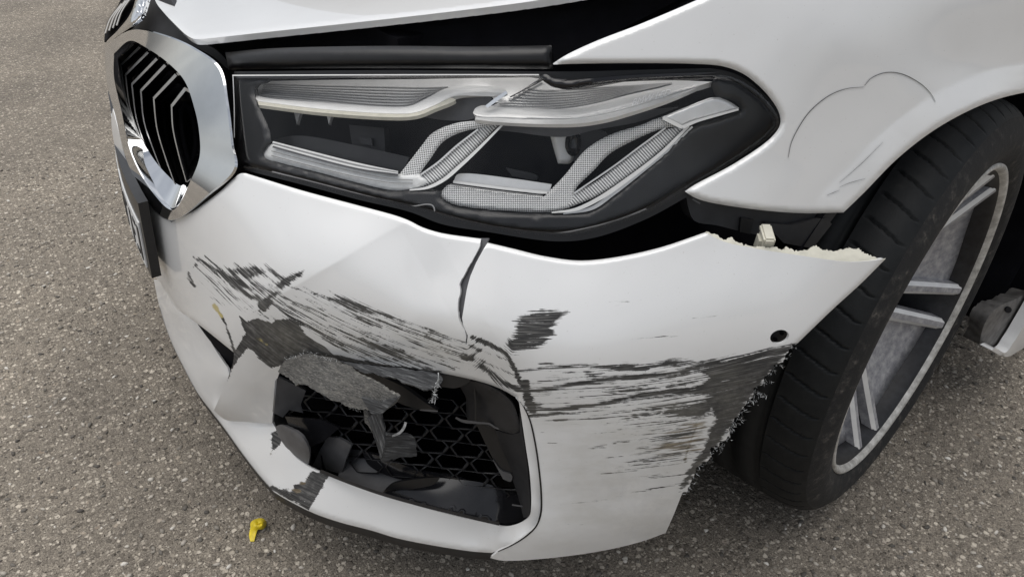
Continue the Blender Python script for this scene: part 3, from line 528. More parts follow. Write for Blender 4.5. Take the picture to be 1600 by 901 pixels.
for pts in ([(1232, 246), (1236, 225), (1246, 203), (1265, 175), (1295, 150), (1322, 139), (1350, 136)], [(1351, 134), (1362, 122), (1385, 113.5), (1410, 116), (1440, 132), (1455, 147), (1462, 159)]):
    ribbon('paint_crack', M['ink'], wing, pts, [.4, .9, 1.0, .8, .3], shell(lambda P: wing_off(P)+.0008), 4, .0006)
for pts in ([(1312, 292), (1330, 285), (1352, 279)], [(1312, 285), (1330, 270), (1350, 252), (1380, 222)], [(1292, 305), (1312, 297)]):
    ribbon('paint_scratch', M['greyp'], wing, pts, [.2, .5, .2], shell(lambda P: wing_off(P)+.0008), 5, .0006)
# plastic bracket under the wing
br = panel('wing_bracket', M['black'], car, [[(1072, 306), (1075, 322), (1085, 345), (1120, 352), (1160, 362), (1210, 372), (1262, 380), (1285, 362), (1310, 330)], [(1310, 330), (1180, 322), (1072, 306)]], shell(-.022), 8, thick=.03)
panel('bracket_rib', M['seal'], br, [RAW([(1158, 340), (1178, 344), (1172, 366), (1156, 362)])], shell(-.018), 6, thick=.01)
panel('bracket_tab', M['black'], br, [RAW([(1195, 348), (1235, 352), (1290, 340), (1300, 350), (1270, 388), (1225, 380)])], shell(-.015), 6, thick=.012)
ribbon('bracket_edge', M['greyp'], br, [(1082, 311), (1094, 318)], 2.5, shell(-.014), 3)

# ---------------------------------------------------------------- bonnet, ajar
p1, p2 = np.array([.70, .25, .730]), np.array([.505, .64, .810]); p3 = p1+np.array([-.40, 0, .10]); hn = np.cross(p2-p1, p3-p1); hn /= np.linalg.norm(hn)
HOODE = [(238, -30), (243, 2), (256, 20), (275, 40), (290, 54), (303, 61), (320, 61)]
HOODB = [(320, 61), (420, 50), (560, 35), (700, 19), (826, 3), (930, -14), (1060, -40), (1200, -80)]
panel('bonnet', M['paint'], car, [HOODE, HOODB, [(1200, -80), (1000, -110)], [(1000, -110), (300, -105)], [(300, -105), (238, -30)]], lambda P: at_plane(P, p1, hn), 4, thick=.008, roll=(6, .003, [HOODE, HOODB]))
# black strips between bonnet and headlight
panel('grille_shroud', M['black'], car, [[(200, 48), (222, 30), (228, -10), (250, -20), (300, 55), (340, 80), (362, 105)], [(362, 105), (357, 108), (335, 90), (300, 72), (262, 60), (235, 52), (200, 48)]], shell(-.055), 6, thick=.01)
panel('bonnet_seal', M['seal'], car, [[(352, 82), (420, 76), (600, 72), (750, 73), (862, 71)], [(862, 71), (864, 108)], [(864, 108), (700, 107), (500, 107), (357, 109)], [(357, 109), (352, 82)]], shell(-.022), 5, thick=.01, roll=(14, .016))
panel('bonnet_gap_shade', M['void'], car, [RAW([(330, 70), (500, 45), (820, 10), (1080, -10), (940, 62), (866, 96), (862, 80), (352, 88)])], shell(-.10), 12, thick=.01)  # near-black sheet stands for the shade in the bonnet gap

# ---------------------------------------------------------------- headlight
hl = bpy.data.objects.new('headlight', None); scene.collection.objects.link(hl); hl.parent = car
LT = [(364, 118), (500, 117), (700, 117), (842, 118)]
LT2 = [(842, 118), (853, 124), (862, 132), (880, 136), (930, 128), (1000, 121), (1080, 118), (1118, 117), (1145, 121), (1178, 139), (1203, 163), (1216, 184), (1216, 196), (1203, 213), (1150, 252), (1085, 291), (1062, 306), (1010, 333), (960, 352), (910, 366), (870, 370)]
LB = [(870, 370), (800, 364), (730, 351), (690, 342), (665, 332), (640, 326), (560, 308), (470, 284), (385, 263), (372, 262)]
lens_segs = [LT, LT2, LB, [(372, 262), (366, 200), (364, 118)]]
def grow(segs, k, c=(790, 235)): return [[(c[0]+(x-c[0])*k, c[1]+(y-c[1])*k) for x, y in s] for s in segs]
panel('housing', M['void'], hl, grow(lens_segs, .985), shell(-.105), 12, thick=.004)
bz = [[(367, 122), (420, 124), (398, 140), (404, 165), (420, 200), (424, 222)], [(424, 222), (411, 240), (414, 248)], [(414, 248), (440, 256), (500, 271), (560, 287), (610, 298), (660, 294), (690, 300), (688, 306), (705, 320), (740, 327), (820, 333), (862, 333)], [(862, 333), (925, 328), (962, 302), (1030, 246), (1082, 198), (1120, 186), (1158, 173)], [(1158, 173), (1150, 160), (1118, 150), (1112, 130), (1118, 119)], [(1118, 119), (1145, 123), (1178, 141), (1202, 165), (1214, 185), (1214, 196), (1201, 212), (1150, 249), (1085, 288), (1060, 303), (1010, 330), (960, 349), (910, 363), (870, 367)], [(870, 367), (800, 361), (730, 348), (665, 330), (560, 305), (470, 282), (386, 261), (374, 260)], [(374, 260), (369, 200), (367, 122)]]
panel('bezel', M['bezel'], hl, bz, shell(-.030), 6, thick=.004, roll=(5, .006))
panel('bezel_rim', M['seal'], hl, [[(383, 266), (470, 288), (560, 312), (640, 331), (690, 350), (760, 362), (870, 377), (930, 371), (1010, 342), (1080, 304)], [(1080, 304), (1078, 290), (1010, 328), (960, 346), (910, 360), (870, 364), (800, 358), (730, 345), (665, 327), (560, 303), (470, 280), (383, 260)], [(383, 260), (383, 266)]], shell(-.012), 5, thick=.012)
# raised lip moulded in the bezel
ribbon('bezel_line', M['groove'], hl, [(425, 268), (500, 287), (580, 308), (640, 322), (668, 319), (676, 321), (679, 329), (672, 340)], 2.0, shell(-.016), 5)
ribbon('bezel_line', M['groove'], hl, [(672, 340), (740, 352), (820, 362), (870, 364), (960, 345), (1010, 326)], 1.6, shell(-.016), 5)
# upper blade, inner
def off_lin(pts): return tps(pts, 1e-3)
bo = off_lin([(404, 130, -.068), (640, 128, -.075), (850, 124, -.078), (404, 148, -.044), (620, 166, -.044), (403, 158, -.026), (620, 178, -.026), (700, 140, -.056), (705, 152, -.042), (785, 138, -.058), (770, 151, -.042), (764, 164, -.048), (760, 183, -.026), (900, 170, -.044), (900, 185, -.026), (990, 146, -.045), (1000, 163, -.026), (1112, 128, -.04), (1000, 127, -.06)])
tr1 = panel('upper_tray', M['silver'], hl, [[(404, 150), (403, 138), (414, 127)], [(414, 127), (520, 125), (640, 124), (760, 122), (846, 121)], [(846, 121), (792, 155), (775, 160), (768, 150), (735, 140), (700, 142), (660, 160), (640, 168), (600, 168), (500, 160), (404, 150)]], shell(lambda P: bo(P)-.004), 6, thick=.002)
for k in range(7):
    t = k/6; ribbon('tray_groove_shade', M['groove'], tr1, [(407+t*5, 149-t*18), (500, 156-t*22), (600, 164-t*28), (640+t*20, 163-t*26), (660+t*40, 154-t*18)], 1.1, shell(lambda P: bo(P)-.0015), 6)  # grey strips laid on the tray paint the shade of its grooves
bl1 = panel('upper_blade', M['silver2'], hl, [[(396, 139), (399, 137), (402, 148), (412, 152), (500, 160), (620, 168), (640, 166), (660, 158), (690, 141), (712, 135), (740, 134), (775, 136), (790, 140)], [(790, 140), (793, 146), (768, 151)], [(768, 151), (712, 150), (702, 153), (680, 164), (655, 174), (640, 177), (600, 177), (500, 170), (403, 158)], [(403, 158), (398, 152), (396, 139)]], shell(bo), 3.5, thick=.006, roll=(3, .002))
panel('blade_edge', M['cream'], bl1, [[(402, 157), (500, 169), (600, 176), (640, 176), (656, 173), (680, 163), (703, 152)], [(703, 152), (712, 156), (680, 170), (655, 180), (635, 183), (600, 183), (500, 176), (404, 164)], [(404, 164), (402, 157)]], shell(lambda P: bo(P)-.003), 5, thick=.004)
ribbon('chrome_bar', M['chrome'], hl, [(760, 167), (775, 156), (792, 144)], [5, 6, 5], shell(-.030), 4, .004)
tr2 = panel('outer_tray', M['silver'], hl, [[(768, 166), (800, 150), (850, 126), (870, 134), (905, 133), (1000, 127), (1060, 126), (1114, 128)], [(1114, 128), (1040, 140), (990, 148), (955, 158), (925, 167), (900, 171), (850, 171), (768, 166)]], shell(lambda P: bo(P)-.004), 5, thick=.002)
for k in range(8):
    t = k/7; ribbon('tray_groove_shade', M['groove'], tr2, [(772+t*52, 166-t*28), (830+t*20, 168-t*27), (880+t*20, 167-t*28), (930, 159-t*22), (980, 146-t*12), (1030+t*20, 135-t*5)], 1.0, shell(lambda P: bo(P)-.0015), 5)  # groove shade of the outer tray, again as grey strips
ribbon('tray_groove_shade', M['ink'], tr2, [(797, 152), (820, 140), (847, 126)], 2, shell(lambda P: bo(P)+.001), 5)
bl2 = panel('outer_blade', M['silver3'], hl, [[(739, 177), (742, 170), (752, 165), (764, 165)], [(764, 165), (850, 170), (898, 170), (925, 166), (955, 157), (990, 147), (1040, 138), (1112, 128)], [(1112, 128), (1040, 150), (985, 167), (940, 178), (900, 184), (850, 185), (780, 183), (745, 181), (739, 177)]], shell(bo), 3.5, thick=.006, roll=(3, .002))
panel('blade_edge', M['silver'], bl2, [[(744, 180), (780, 183), (850, 185), (900, 184), (940, 178), (985, 167), (1040, 150), (1108, 129)], [(1108, 129), (1045, 156), (985, 176), (945, 187), (905, 193), (850, 194), (780, 191), (742, 187)], [(742, 187), (744, 180)]], shell(lambda P: bo(P)-.004), 5, thick=.004)
# shelf between the blades
panel('inner_shelf', M['greyp'], hl, [[(690, 158), (712, 154), (768, 154), (742, 184), (700, 188), (650, 181)], [(650, 181), (690, 158)]], shell(-.06), 6, thick=.003)
panel('inner_shelf', M['greyp'], hl, [[(745, 186), (850, 196), (930, 190), (1000, 174), (1060, 168)], [(1060, 168), (1000, 190), (930, 203), (880, 214), (800, 206), (730, 199)], [(730, 199), (745, 186)]], shell(-.065), 6, thick=.003)
panel('inner_shelf', M['bezel'], hl, [[(425, 220), (440, 215), (470, 212), (560, 228), (640, 246)], [(640, 246), (625, 268), (560, 254), (425, 220)]], shell(-.055), 6, thick=.003)
# daytime light guides
def ruv(deg, ox, oy):
    a = R(deg); c, s = math.cos(a), math.sin(a); return lambda P: np.stack([((P[:, 0]-ox)*c+(P[:, 1]-oy)*s)/100, (-(P[:, 0]-ox)*s+(P[:, 1]-oy)*c)/100], 1)
g1 = panel('light_guide', M['frost'], hl, [[(417, 230), (424, 225), (500, 243), (560, 258), (622, 272), (655, 272)], [(655, 272), (668, 284), (655, 294), (635, 298), (610, 297), (560, 286), (500, 270), (440, 255), (414, 247), (411, 241), (417, 230)]], shell(-.034), 4, thick=.006, roll=(4, .004), uv=ruv(14, 400, 240))
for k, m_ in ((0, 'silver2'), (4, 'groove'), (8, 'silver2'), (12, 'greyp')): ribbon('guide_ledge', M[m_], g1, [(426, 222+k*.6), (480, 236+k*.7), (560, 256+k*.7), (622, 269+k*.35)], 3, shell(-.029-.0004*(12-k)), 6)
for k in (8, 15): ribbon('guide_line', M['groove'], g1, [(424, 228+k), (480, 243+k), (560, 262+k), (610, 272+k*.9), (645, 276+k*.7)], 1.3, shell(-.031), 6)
panel('light_guide', M['guide'], g1, [[(624, 272), (640, 252), (660, 226), (672, 211), (690, 200), (720, 191), (755, 189), (785, 190)], [(785, 190), (760, 199), (730, 204), (706, 213), (690, 224), (672, 249), (656, 274), (660, 290), (630, 294), (615, 288)], [(615, 288), (624, 272)]], shell(-.037), 3.5, thick=.005, roll=(3, .003), uv=ruv(-52, 640, 250))
panel('light_guide', M['guide2'], g1, [[(656, 274), (680, 258), (710, 232), (745, 203), (752, 198), (782, 192)], [(782, 192), (740, 236), (715, 259), (690, 280), (668, 290), (655, 293), (656, 274)]], shell(-.038), 3.5, thick=.005, roll=(3, .003), uv=ruv(-42, 640, 250))
ribbon('chrome_edge', M['silver2'], g1, [(640, 297), (668, 293), (693, 281), (718, 260), (744, 236), (788, 192)], [2, 5, 6, 5, 4, 3], shell(-.030), 4, .004)
g2 = panel('light_guide', M['guide'], hl, [[(686, 303), (702, 288), (720, 291), (790, 300), (850, 307)], [(850, 307), (882, 274), (911, 238), (930, 223), (960, 208), (1000, 196), (1035, 184), (1062, 198)], [(1062, 198), (1030, 203), (985, 222), (952, 241), (930, 264), (898, 300), (905, 315), (885, 326), (860, 331), (820, 331), (740, 325), (705, 318), (690, 309), (686, 303)]], shell(-.036), 3.5, thick=.006, roll=(4, .004), uv=ruv(-45, 860, 280))
panel('ledge', M['silver'], g2, [[(709, 283), (714, 273), (728, 271), (800, 279), (862, 288)], [(862, 288), (856, 301), (800, 297), (709, 283)]], shell(-.045), 4, thick=.004)
ribbon('guide_ledge', M['silver2'], g2, [(708, 284), (760, 291), (810, 297), (855, 301)], 4, shell(-.038), 5)
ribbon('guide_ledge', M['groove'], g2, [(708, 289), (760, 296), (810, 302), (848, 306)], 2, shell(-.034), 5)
panel('light_guide', M['guide2'], g2, [[(897, 302), (930, 284), (960, 262), (1000, 231), (1040, 203), (1058, 199)], [(1058, 199), (1070, 199), (1030, 237), (980, 276), (935, 305), (905, 318), (880, 326)], [(880, 326), (897, 302)]], shell(-.035), 3.5, thick=.005, roll=(3, .003), uv=ruv(-42, 860, 280))
ribbon('chrome_edge', M['silver2'], g2, [(862, 332), (900, 327), (938, 309), (982, 279), (1032, 240), (1076, 197)], [2, 6, 7, 6, 5, 4], shell(-.030), 4, .004)
ribbon('chrome_edge', M['silver'], g2, [(880, 334), (925, 325), (960, 301), (1000, 270), (1040, 238), (1082, 198)], [2, 6, 6, 5, 4, 3], shell(-.033), 4, .004)
ribbon('chrome_edge', M['silver'], g2, [(897, 302), (960, 259), (1000, 229), (1040, 200)], 2.5, shell(-.033), 4, .003)
ribbon('chrome_edge', M['silver'], g1, [(657, 273), (685, 253), (712, 229), (747, 202)], 2.5, shell(-.035), 4, .003)
cp = panel('outer_cap', M['silver'], hl, [[(1034, 184), (1048, 177), (1080, 164), (1110, 153), (1124, 152)], [(1124, 152), (1142, 160), (1155, 169)], [(1155, 169), (1150, 173), (1110, 184), (1080, 192), (1064, 199)], [(1064, 199), (1034, 184)]], shell(-.030), 3.5, thick=.006, roll=(3, .003))
ribbon('cap_edge', M['silver2'], cp, [(1066, 199), (1084, 191), (1110, 183), (1154, 171)], [6, 4, 4, 3], shell(-.026), 4, .003)
ribbon('cap_edge', M['silver2'], cp, [(1036, 184), (1050, 191), (1066, 199)], 6, shell(-.026), 4, .003)
# projectors
def projector(cx, cy, rx, ry, dp):
    pr = panel('projector', M['silver2'], hl, [[(cx-rx*1.7, cy-ry*1.5), (cx+rx*.2, cy-ry*1.55), (cx+rx*.9, cy-ry)], [(cx+rx*.9, cy-ry), (cx+rx, cy), (cx+rx*.7, cy+ry*.8), (cx+rx*.1, cy+ry*1.7), (cx-rx*.9, cy+ry*1.75)], [(cx-rx*.9, cy+ry*1.75), (cx-rx*1.2, cy+ry*.6), (cx-rx*1.7, cy-ry*1.5)]], shell(dp), 4, thick=.01, roll=(5, .008))
    panel('projector_lens', M['gloss'], pr, [[(cx+rx*.45*math.cos(a)+rx*.35, cy-2+ry*.95*math.sin(a)) for a in np.linspace(0, 2*math.pi, 19)]], shell(dp+.004), 4, thick=.004, roll=(6, -.004))
projector(889, 226, 19, 17, -.075)
panel('projector_mount', M['black'], hl, [[(908, 205), (935, 203), (950, 212), (930, 235), (905, 262), (895, 250)], [(895, 250), (908, 205)]], shell(-.07), 5, thick=.02)
panel('projector_mount', M['bezel'], hl, [[(790, 262), (840, 275), (838, 281), (800, 275)], [(800, 275), (790, 262)]], shell(-.08), 4, thick=.004)
for x0 in (462, 512): panel('reflector_fin', M['silver'], hl, [RAW([(x0-4, 170), (x0+9, 172), (x0+3, 190), (x0+2, 195)])], shell(-.075), 4, thick=.004)
panel('inner_block', M['black'], hl, [RAW([(545, 195), (600, 200), (602, 238), (550, 226)])], shell(-.085), 6, thick=.01)
panel('inner_block', M['bezel'], hl, [RAW([(562, 214), (580, 216), (582, 228), (564, 224)])], shell(-.08), 5, thick=.004)
# lettering on the blade
cu = bpy.data.curves.new('lettering', 'FONT'); cu.body = 'BMW LED'; cu.resolution_u = 2; tmp = bpy.data.objects.new('lettering_source', cu); scene.collection.objects.link(tmp)
tm = bpy.data.meshes.new_from_object(tmp.evaluated_get(bpy.context.evaluated_depsgraph_get())); bpy.data.objects.remove(tmp)
tv = np.array([v.co[:2] for v in tm.vertices]); tv[:, 0] /= tv[:, 0].max(); tv[:, 1] /= tv[:, 1].max()
P = np.array([986., 166.])+tv[:, :1]*np.array([60., -17.])+tv[:, 1:]*np.array([4., -11.]); X = hit(P, bo(P)+.0022)
for v, x in zip(tm.vertices, X): v.co = x
link('lettering', tm, simple('white_print', (.98, .98, .98), .5, 0, .01).m, bl2, False)
# lens over it all, with its bright upper trim line
panel('lens', M['lens'], hl, lens_segs, shell(-.006), 4, thick=.003, roll=(12, .006))
ribbon('lens_trim', M['silver2'], hl, [(363, 118), (500, 117.5), (700, 117), (842, 117)], 1.8, shell(-.003), 8)
ribbon('lens_trim', M['silver'], hl, [(364, 118), (366, 170), (366, 215)], 1.4, shell(-.003), 8)
panel('lens_corner', M['gloss'], hl, [[(843, 120), (852, 116), (866, 122), (900, 124), (980, 118), (1080, 114), (1125, 113)], [(1125, 113), (1080, 118), (1000, 121), (930, 129), (890, 138), (866, 137), (850, 128)], [(850, 128), (843, 120)]], shell(-.008), 4, thick=.006, roll=(3, .004))
panel('gap_seal', M['seal'], car, [[(366, 112), (600, 110), (866, 112)], [(866, 112), (900, 112), (1080, 108), (1130, 110), (1160, 121), (1182, 137), (1206, 160), (1220, 184), (1222, 196), (1208, 218), (1150, 258), (1080, 302)], [(1080, 302), (1078, 296), (1150, 250), (1200, 213), (1212, 195), (1211, 186), (1198, 166), (1175, 144), (1145, 125), (1118, 120), (1000, 125), (880, 140), (842, 123), (366, 122)], [(366, 122), (366, 112)]], shell(-.022), 6, thick=.01)

# ---------------------------------------------------------------- kidney grille
def ring(name, mat, parent, loops, n=160):
    """lofted frame through closed traced loops, each with its own offset from the body shell"""
    rows = []
    for pts, off in loops:
        p = np.array(pts+[pts[0]], float); s = spline(p, 3); d = np.r_[0, np.cumsum(np.hypot(*np.diff(s, axis=0).T))]
        # keep corresponding corners aligned: parametrise by control index
        idx = np.array([np.argmin(np.hypot(*(s-c).T)) if i else 0 for i, c in enumerate(p)]); idx[-1] = len(s)-1
        u = np.interp(np.arange(len(s)), idx, np.arange(len(p)))
        q = np.stack([np.interp(np.linspace(0, len(p)-1, n, endpoint=False), u, s[:, k]) for k in (0, 1)], 1)
        o = np.interp(np.linspace(0, len(p)-1, n, endpoint=False), np.arange(len(p)), list(off)+[off[0]]) if not np.isscalar(off) else off
        rows.append(hit(q, o))
    V = np.vstack([x for k in range(len(rows)-1) for x in (rows[k], rows[k+1])]); F = [(2*k*n+i, (2*k+1)*n+i, (2*k+1)*n+(i+1) % n, 2*k*n+(i+1) % n) for k in range(len(rows)-1) for i in range(n)]
    return link(name, pymesh(name, V, F), mat, parent)
kid = bpy.data.objects.new('kidney_grille', None); scene.collection.objects.link(kid); kid.parent = car
KO = [(163, 74), (205, 46), (262, 56), (310, 78), (345, 106), (357, 160), (365, 225), (370, 264), (330, 303), (266, 345), (228, 312), (197, 250), (180, 180), (166, 125)]
KR = [(165, 77), (204, 51), (250, 68), (292, 98), (322, 128), (340, 170), (348, 222), (352, 262), (318, 298), (266, 340), (232, 306), (201, 248), (184, 178), (170, 124)]
KI = [(178, 84), (203, 64), (232, 77), (262, 98), (288, 126), (304, 170), (311, 205), (312, 244), (298, 282), (270, 328), (238, 300), (206, 243), (190, 175), (178, 120)]
KB = [(186, 90), (206, 74), (230, 84), (256, 104), (278, 130), (292, 172), (298, 205), (300, 238), (292, 270), (276, 300), (250, 278), (222, 232), (200, 175), (186, 122)]
KP = [(a[0]*.93+b[0]*.07, a[1]*.93+b[1]*.07) for a, b in zip(KO, KI)]; KJ = [(a[0]*.9+b[0]*.1, a[1]*.9+b[1]*.1) for a, b in zip(KI, KB)]
KB[9], KB[10], KB[11], KB[12], KB[8] = (284, 290), (258, 270), (232, 236), (206, 178), (294, 268)
ring('chrome_frame', M['chrome'], kid, [(KO, -.012), (KO, .003), (KP, .006), (KI, .004), (KJ, -.002), (KB, [-.055]*8+[-.04, -.022, -.020, -.020, -.024, -.04])])
panel('grille_back', M['void'], kid, [KB+[KB[0]]], shell(-.064), 8)
SL = [[(290, 138), (268, 166), (270, 200), (280, 245), (291, 284)], [(275, 117), (240, 154), (245, 200), (258, 245), (274, 290)], [(258, 102), (220, 142), (225, 190), (240, 235), (256, 276)], [(245, 92), (206, 132), (213, 185), (226, 225), (243, 262)], [(231, 82), (196, 117), (203, 168), (216, 208), (232, 245)], [(218, 74), (189, 102), (195, 148), (207, 188), (222, 226)], [(208, 69), (185, 92), (190, 130), (199, 165), (210, 200)]]
for i, s in enumerate(SL):
    q = np.vstack([spline(s[:2], 3)[:-1], spline(s[1:], 3)]); o0 = -.024; A = hit(q, o0); B = hit(q+np.array([10., 4.]), -.056); n = len(q)
    A2 = A+(np.array([-.001, .002, .0])); V = np.vstack([A, B, B+[-.0, .0025, 0], A+[-.0, .0025, 0]]); F = []
    for j in range(n-1):
        for k in range(4): a, b = k*n+j, ((k+1) % 4)*n+j; F.append((a, a+1, b+1, b))
    F += [(0, n, 2*n, 3*n), (n-1, 4*n-1, 3*n-1, 2*n-1)]
    sl = link('slat', pymesh('slat', V, F), M['mesh'], kid, False)
    wd = [7-i*.45, 6-i*.4, 3.0, 2.6, 2.2, 2.0]
    ribbon('slat_trim', M['slat_trim'], sl, s[:2], [wd[0]*.75, wd[1]*.7], shell(-.020), 3, .003)
    ribbon('slat_trim', M['slat_trim'], sl, s[1:], [2.2, 1.8, 1.6, 1.4], shell(-.020), 3, .003)
# the other kidney, seen edge-on past the first one
k2 = bpy.data.objects.new('kidney_grille', None); scene.collection.objects.link(k2); k2.parent = car
panel('chrome_frame', M['chrome'], k2, [[(160, 80), (166, 66), (182, 50), (196, 34), (207, 15), (215, -15)], [(215, -15), (235, -15)], [(235, -15), (229, 8), (222, 28), (204, 43), (180, 60), (161, 84)], [(161, 84), (160, 80)]], shell(lambda P: .012-.0004*np.abs(P[:, 0]-205)), 3, thick=.01, roll=(7, .012))
for k in range(4):
    s = [(164+k*6, 52-k*4), (172+k*6, 30-k*4), (190+k*6, 6-k*5)]
    sl = ribbon('slat', M['gloss'], k2, s, 4.5, shell(-.012), 4, .012); ribbon('slat_trim', M['silver'], sl, s, 1.8, shell(-.008), 4, .002)
panel('grille_back', M['void'], k2, [[(163, 60), (166, 40), (178, 20), (200, -15), (215, -15), (205, 15), (185, 42), (163, 66)], [(163, 66), (163, 60)]], shell(-.02), 6)

# ---------------------------------------------------------------- number plate
pl = bpy.data.objects.new('number_plate', None); scene.collection.objects.link(pl); pl.parent = car
pt = spline([(171, 180), (176, 215), (186, 265), (203, 302), (219, 320)], 10); T0 = at_z(pt, .512); yy = T0[:, 1]
ys = np.linspace(-.14, .22, 24); xs = np.interp(ys, yy, T0[:, 0])
cf = np.polyfit(ys, xs, 2); xs = np.polyval(cf, ys)
def slab(name, mat, x_off, z0, z1, th, y0=-.26, y1=.22, parent=pl, tilt=.09):
    yv = np.linspace(y0, y1, 24); xv = np.interp(yv, yy, np.polyval(cf, yy))-np.maximum(yy[0]-yv, 0)*.17+x_off; V = []
    for (dz, dx) in ((z1, 0), (z0, 0), (z0, -th), (z1, -th)): V += [(x+dx+tilt*(.512-dz), y, dz) for x, y in zip(xv, yv)]
    n = len(yv); F = [(k*n+i, k*n+i+1, ((k+1) % 4)*n+i+1, ((k+1) % 4)*n+i) for k in range(4) for i in range(n-1)]+[(0, n, 2*n, 3*n), (n-1, 4*n-1, 3*n-1, 2*n-1)]
    return link(name, pymesh(name, V, F), mat, parent, False)
slab('plate_frame', M['bezel'], -.002, .394, .512, .013)
slab('plate_sheet', M['plate'], .000, .402, .474, .002, -.253, .200)
for y0, y1, z0, z1 in ((.18, .192, .415, .49), (.15, .17, .415, .425), (.15, .17, .48, .49), (.12, .132, .415, .49), (.135, .15, .445, .455), (.06, .072, .415, .49), (.075, .10, .48, .49), (.0, .012, .415, .49), (.015, .035, .415, .425), (-.06, -.048, .415, .49), (-.12, -.108, .415, .49), (-.18, -.168, .415, .49)):
    slab('plate_character', M['ink'], .001, .41+(z0-.415)*.7, .41+(z1-.415)*.7, .001, y0, y1)
# ---------------------------------------------------------------- side intake: honeycomb and broken plastic
it = bpy.data.objects.new('side_intake', None); scene.collection.objects.link(it); it.parent = car
def cell(cx, cy, w, h, tilt):
    pts = [(-.5, -.12), (-.34, -.5), (.30, -.5), (.5, -.1), (.36, .42), (-.26, .5)]; c, s = math.cos(tilt), math.sin(tilt)
    return [(cx+w*x*c-h*y*s, cy+w*x*s+h*y*c) for x, y in pts]
for r_ in range(8):
    for c_ in range(8):
        cx = 470+c_*55+(27.5 if r_ % 2 else 0)+r_*4; cy = 608+r_*22+c_*6.6+(3.3 if r_ % 2 else 0)
        if not (450 < cx < 800 and cy < 800 and cy < 690+.33*(cx-430)): continue
        P = np.array(cell(cx, cy, 57, 24.5, .12)); n = len(P); q = np.vstack([spline(np.vstack([P[i], P[(i+1) % n]]), 9)[:-1] for i in range(n)]); m2 = len(q)
        ctr = q.mean(0); inn = ctr+(q-ctr)*.87; inb = ctr+(q-ctr)*.80+np.array([0, -3.])
        V = np.vstack([hit(q, -.064), hit(inn, -.060), hit(inb, -.100)]); F = [(k*m2+i, (k+1)*m2+i, (k+1)*m2+(i+1) % m2, k*m2+(i+1) % m2) for k in range(2) for i in range(m2)]
        link('honeycomb_cell', pymesh('honeycomb_cell', V, F), M['mesh'], it)
ip = lambda name, mat, pts, off, th=.004, step=5, roll=None, uv=None, par=it: panel(name, M[mat], par, pts, shell(off), step, thick=th, roll=roll, uv=uv)
# inner left wall, oval tab, undertray
ip('intake_wall', 'greyp', [RAW([(433, 588), (446, 594), (478, 610), (470, 632), (474, 645), (452, 640), (442, 652), (428, 645)])], off_lin([(433, 588, -.016), (428, 645, -.016), (478, 610, -.05), (470, 640, -.05), (450, 600, -.03)]))
ip('duct_panel', 'gloss', [RAW([(445, 650), (500, 655), (530, 668), (505, 690), (480, 700), (455, 672)])], -.045)
ip('broken_tab', 'greyp', [[(430, 667), (437, 663), (452, 668), (468, 678), (480, 694), (484, 710), (481, 728)], [(481, 728), (464, 720), (448, 700), (436, 682), (430, 667)]], off_lin([(430, 667, -.02), (452, 668, -.012), (480, 694, -.012), (481, 728, -.025), (448, 700, -.02)]), .004, 4, (5, .004))
ip('undertray', 'greyp', [RAW([(488, 728), (500, 702), (512, 682), (530, 684), (549, 695), (541, 716), (534, 740)])], -.055)
ut = ip('undertray', 'greyp', [RAW([(528, 743), (537, 720), (545, 701), (562, 702), (600, 716), (650, 735), (700, 738), (728, 748), (700, 756), (650, 762), (600, 774), (560, 758)])], off_lin([(530, 742, -.052), (545, 700, -.075), (600, 716, -.085), (700, 740, -.09), (728, 748, -.08), (600, 774, -.055), (640, 762, -.07)]), .003, 5)
ip('undertray_step', 'gloss', [[(566, 705), (600, 714), (655, 735), (722, 748)], [(722, 748), (660, 752), (610, 744), (575, 725), (566, 705)]], -.062)
sp = ip('lower_duct', 'gloss', [[(597, 772), (605, 760), (620, 753), (650, 748), (690, 746)], [(690, 746), (760, 755), (822, 780), (826, 806), (790, 818)], [(790, 818), (597, 772)]], off_lin([(597, 772, -.035), (640, 750, -.05), (690, 746, -.06), (822, 790, -.06), (790, 818, -.04)]), .004, 6)
ribbon('duct_trim', M['black'], sp, [(500, 735), (550, 755), (596, 771), (660, 789), (720, 804), (780, 818)], 5, shell(-.022), 6, .01)
ip('duct_rim', 'seal', [[(597, 770), (610, 757), (650, 748), (688, 745)], [(688, 745), (680, 755), (640, 764), (612, 765), (597, 770)]], -.032)
for pts in ([(700, 795), (708, 790), (712, 796)], [(745, 812), (752, 803)], [(800, 788), (820, 791)]): ribbon('dust_mark', M['greyp'], sp, pts, 2.5, shell(-.028), 3)
# right hand block and fin
rb = ip('intake_block', 'black', [[(718, 603), (728, 596), (745, 596), (772, 606), (798, 626), (808, 646), (814, 676)], [(814, 676), (800, 677), (770, 668), (742, 658), (730, 655)], [(730, 655), (728, 640), (728, 622), (718, 603)]], off_lin([(718, 603, -.045), (745, 597, -.018), (798, 626, -.014), (814, 676, -.014), (742, 658, -.045), (728, 630, -.06)]), .004, 4, (4, .004))
ribbon('block_edge', M['greyp'], rb, [(712, 652), (722, 657), (745, 660), (765, 662), (775, 668), (812, 675)], [3, 5, 3, 3, 2, 1.5], shell(-.030), 4, .003)
ribbon('block_edge', M['bezel'], rb, [(741, 600), (743, 640), (743, 658)], 2, shell(-.030), 4, .003)
ip('intake_side', 'black', [[(812, 640), (817, 680), (823, 720), (828, 780), (826, 806), (818, 808)], [(818, 808), (808, 770), (792, 725), (774, 672)], [(774, 672), (800, 678), (812, 676)], [(812, 676), (812, 640)]], off_lin([(812, 640, -.012), (823, 720, -.012), (826, 806, -.014), (774, 672, -.045), (800, 740, -.05)]), .004, 5)
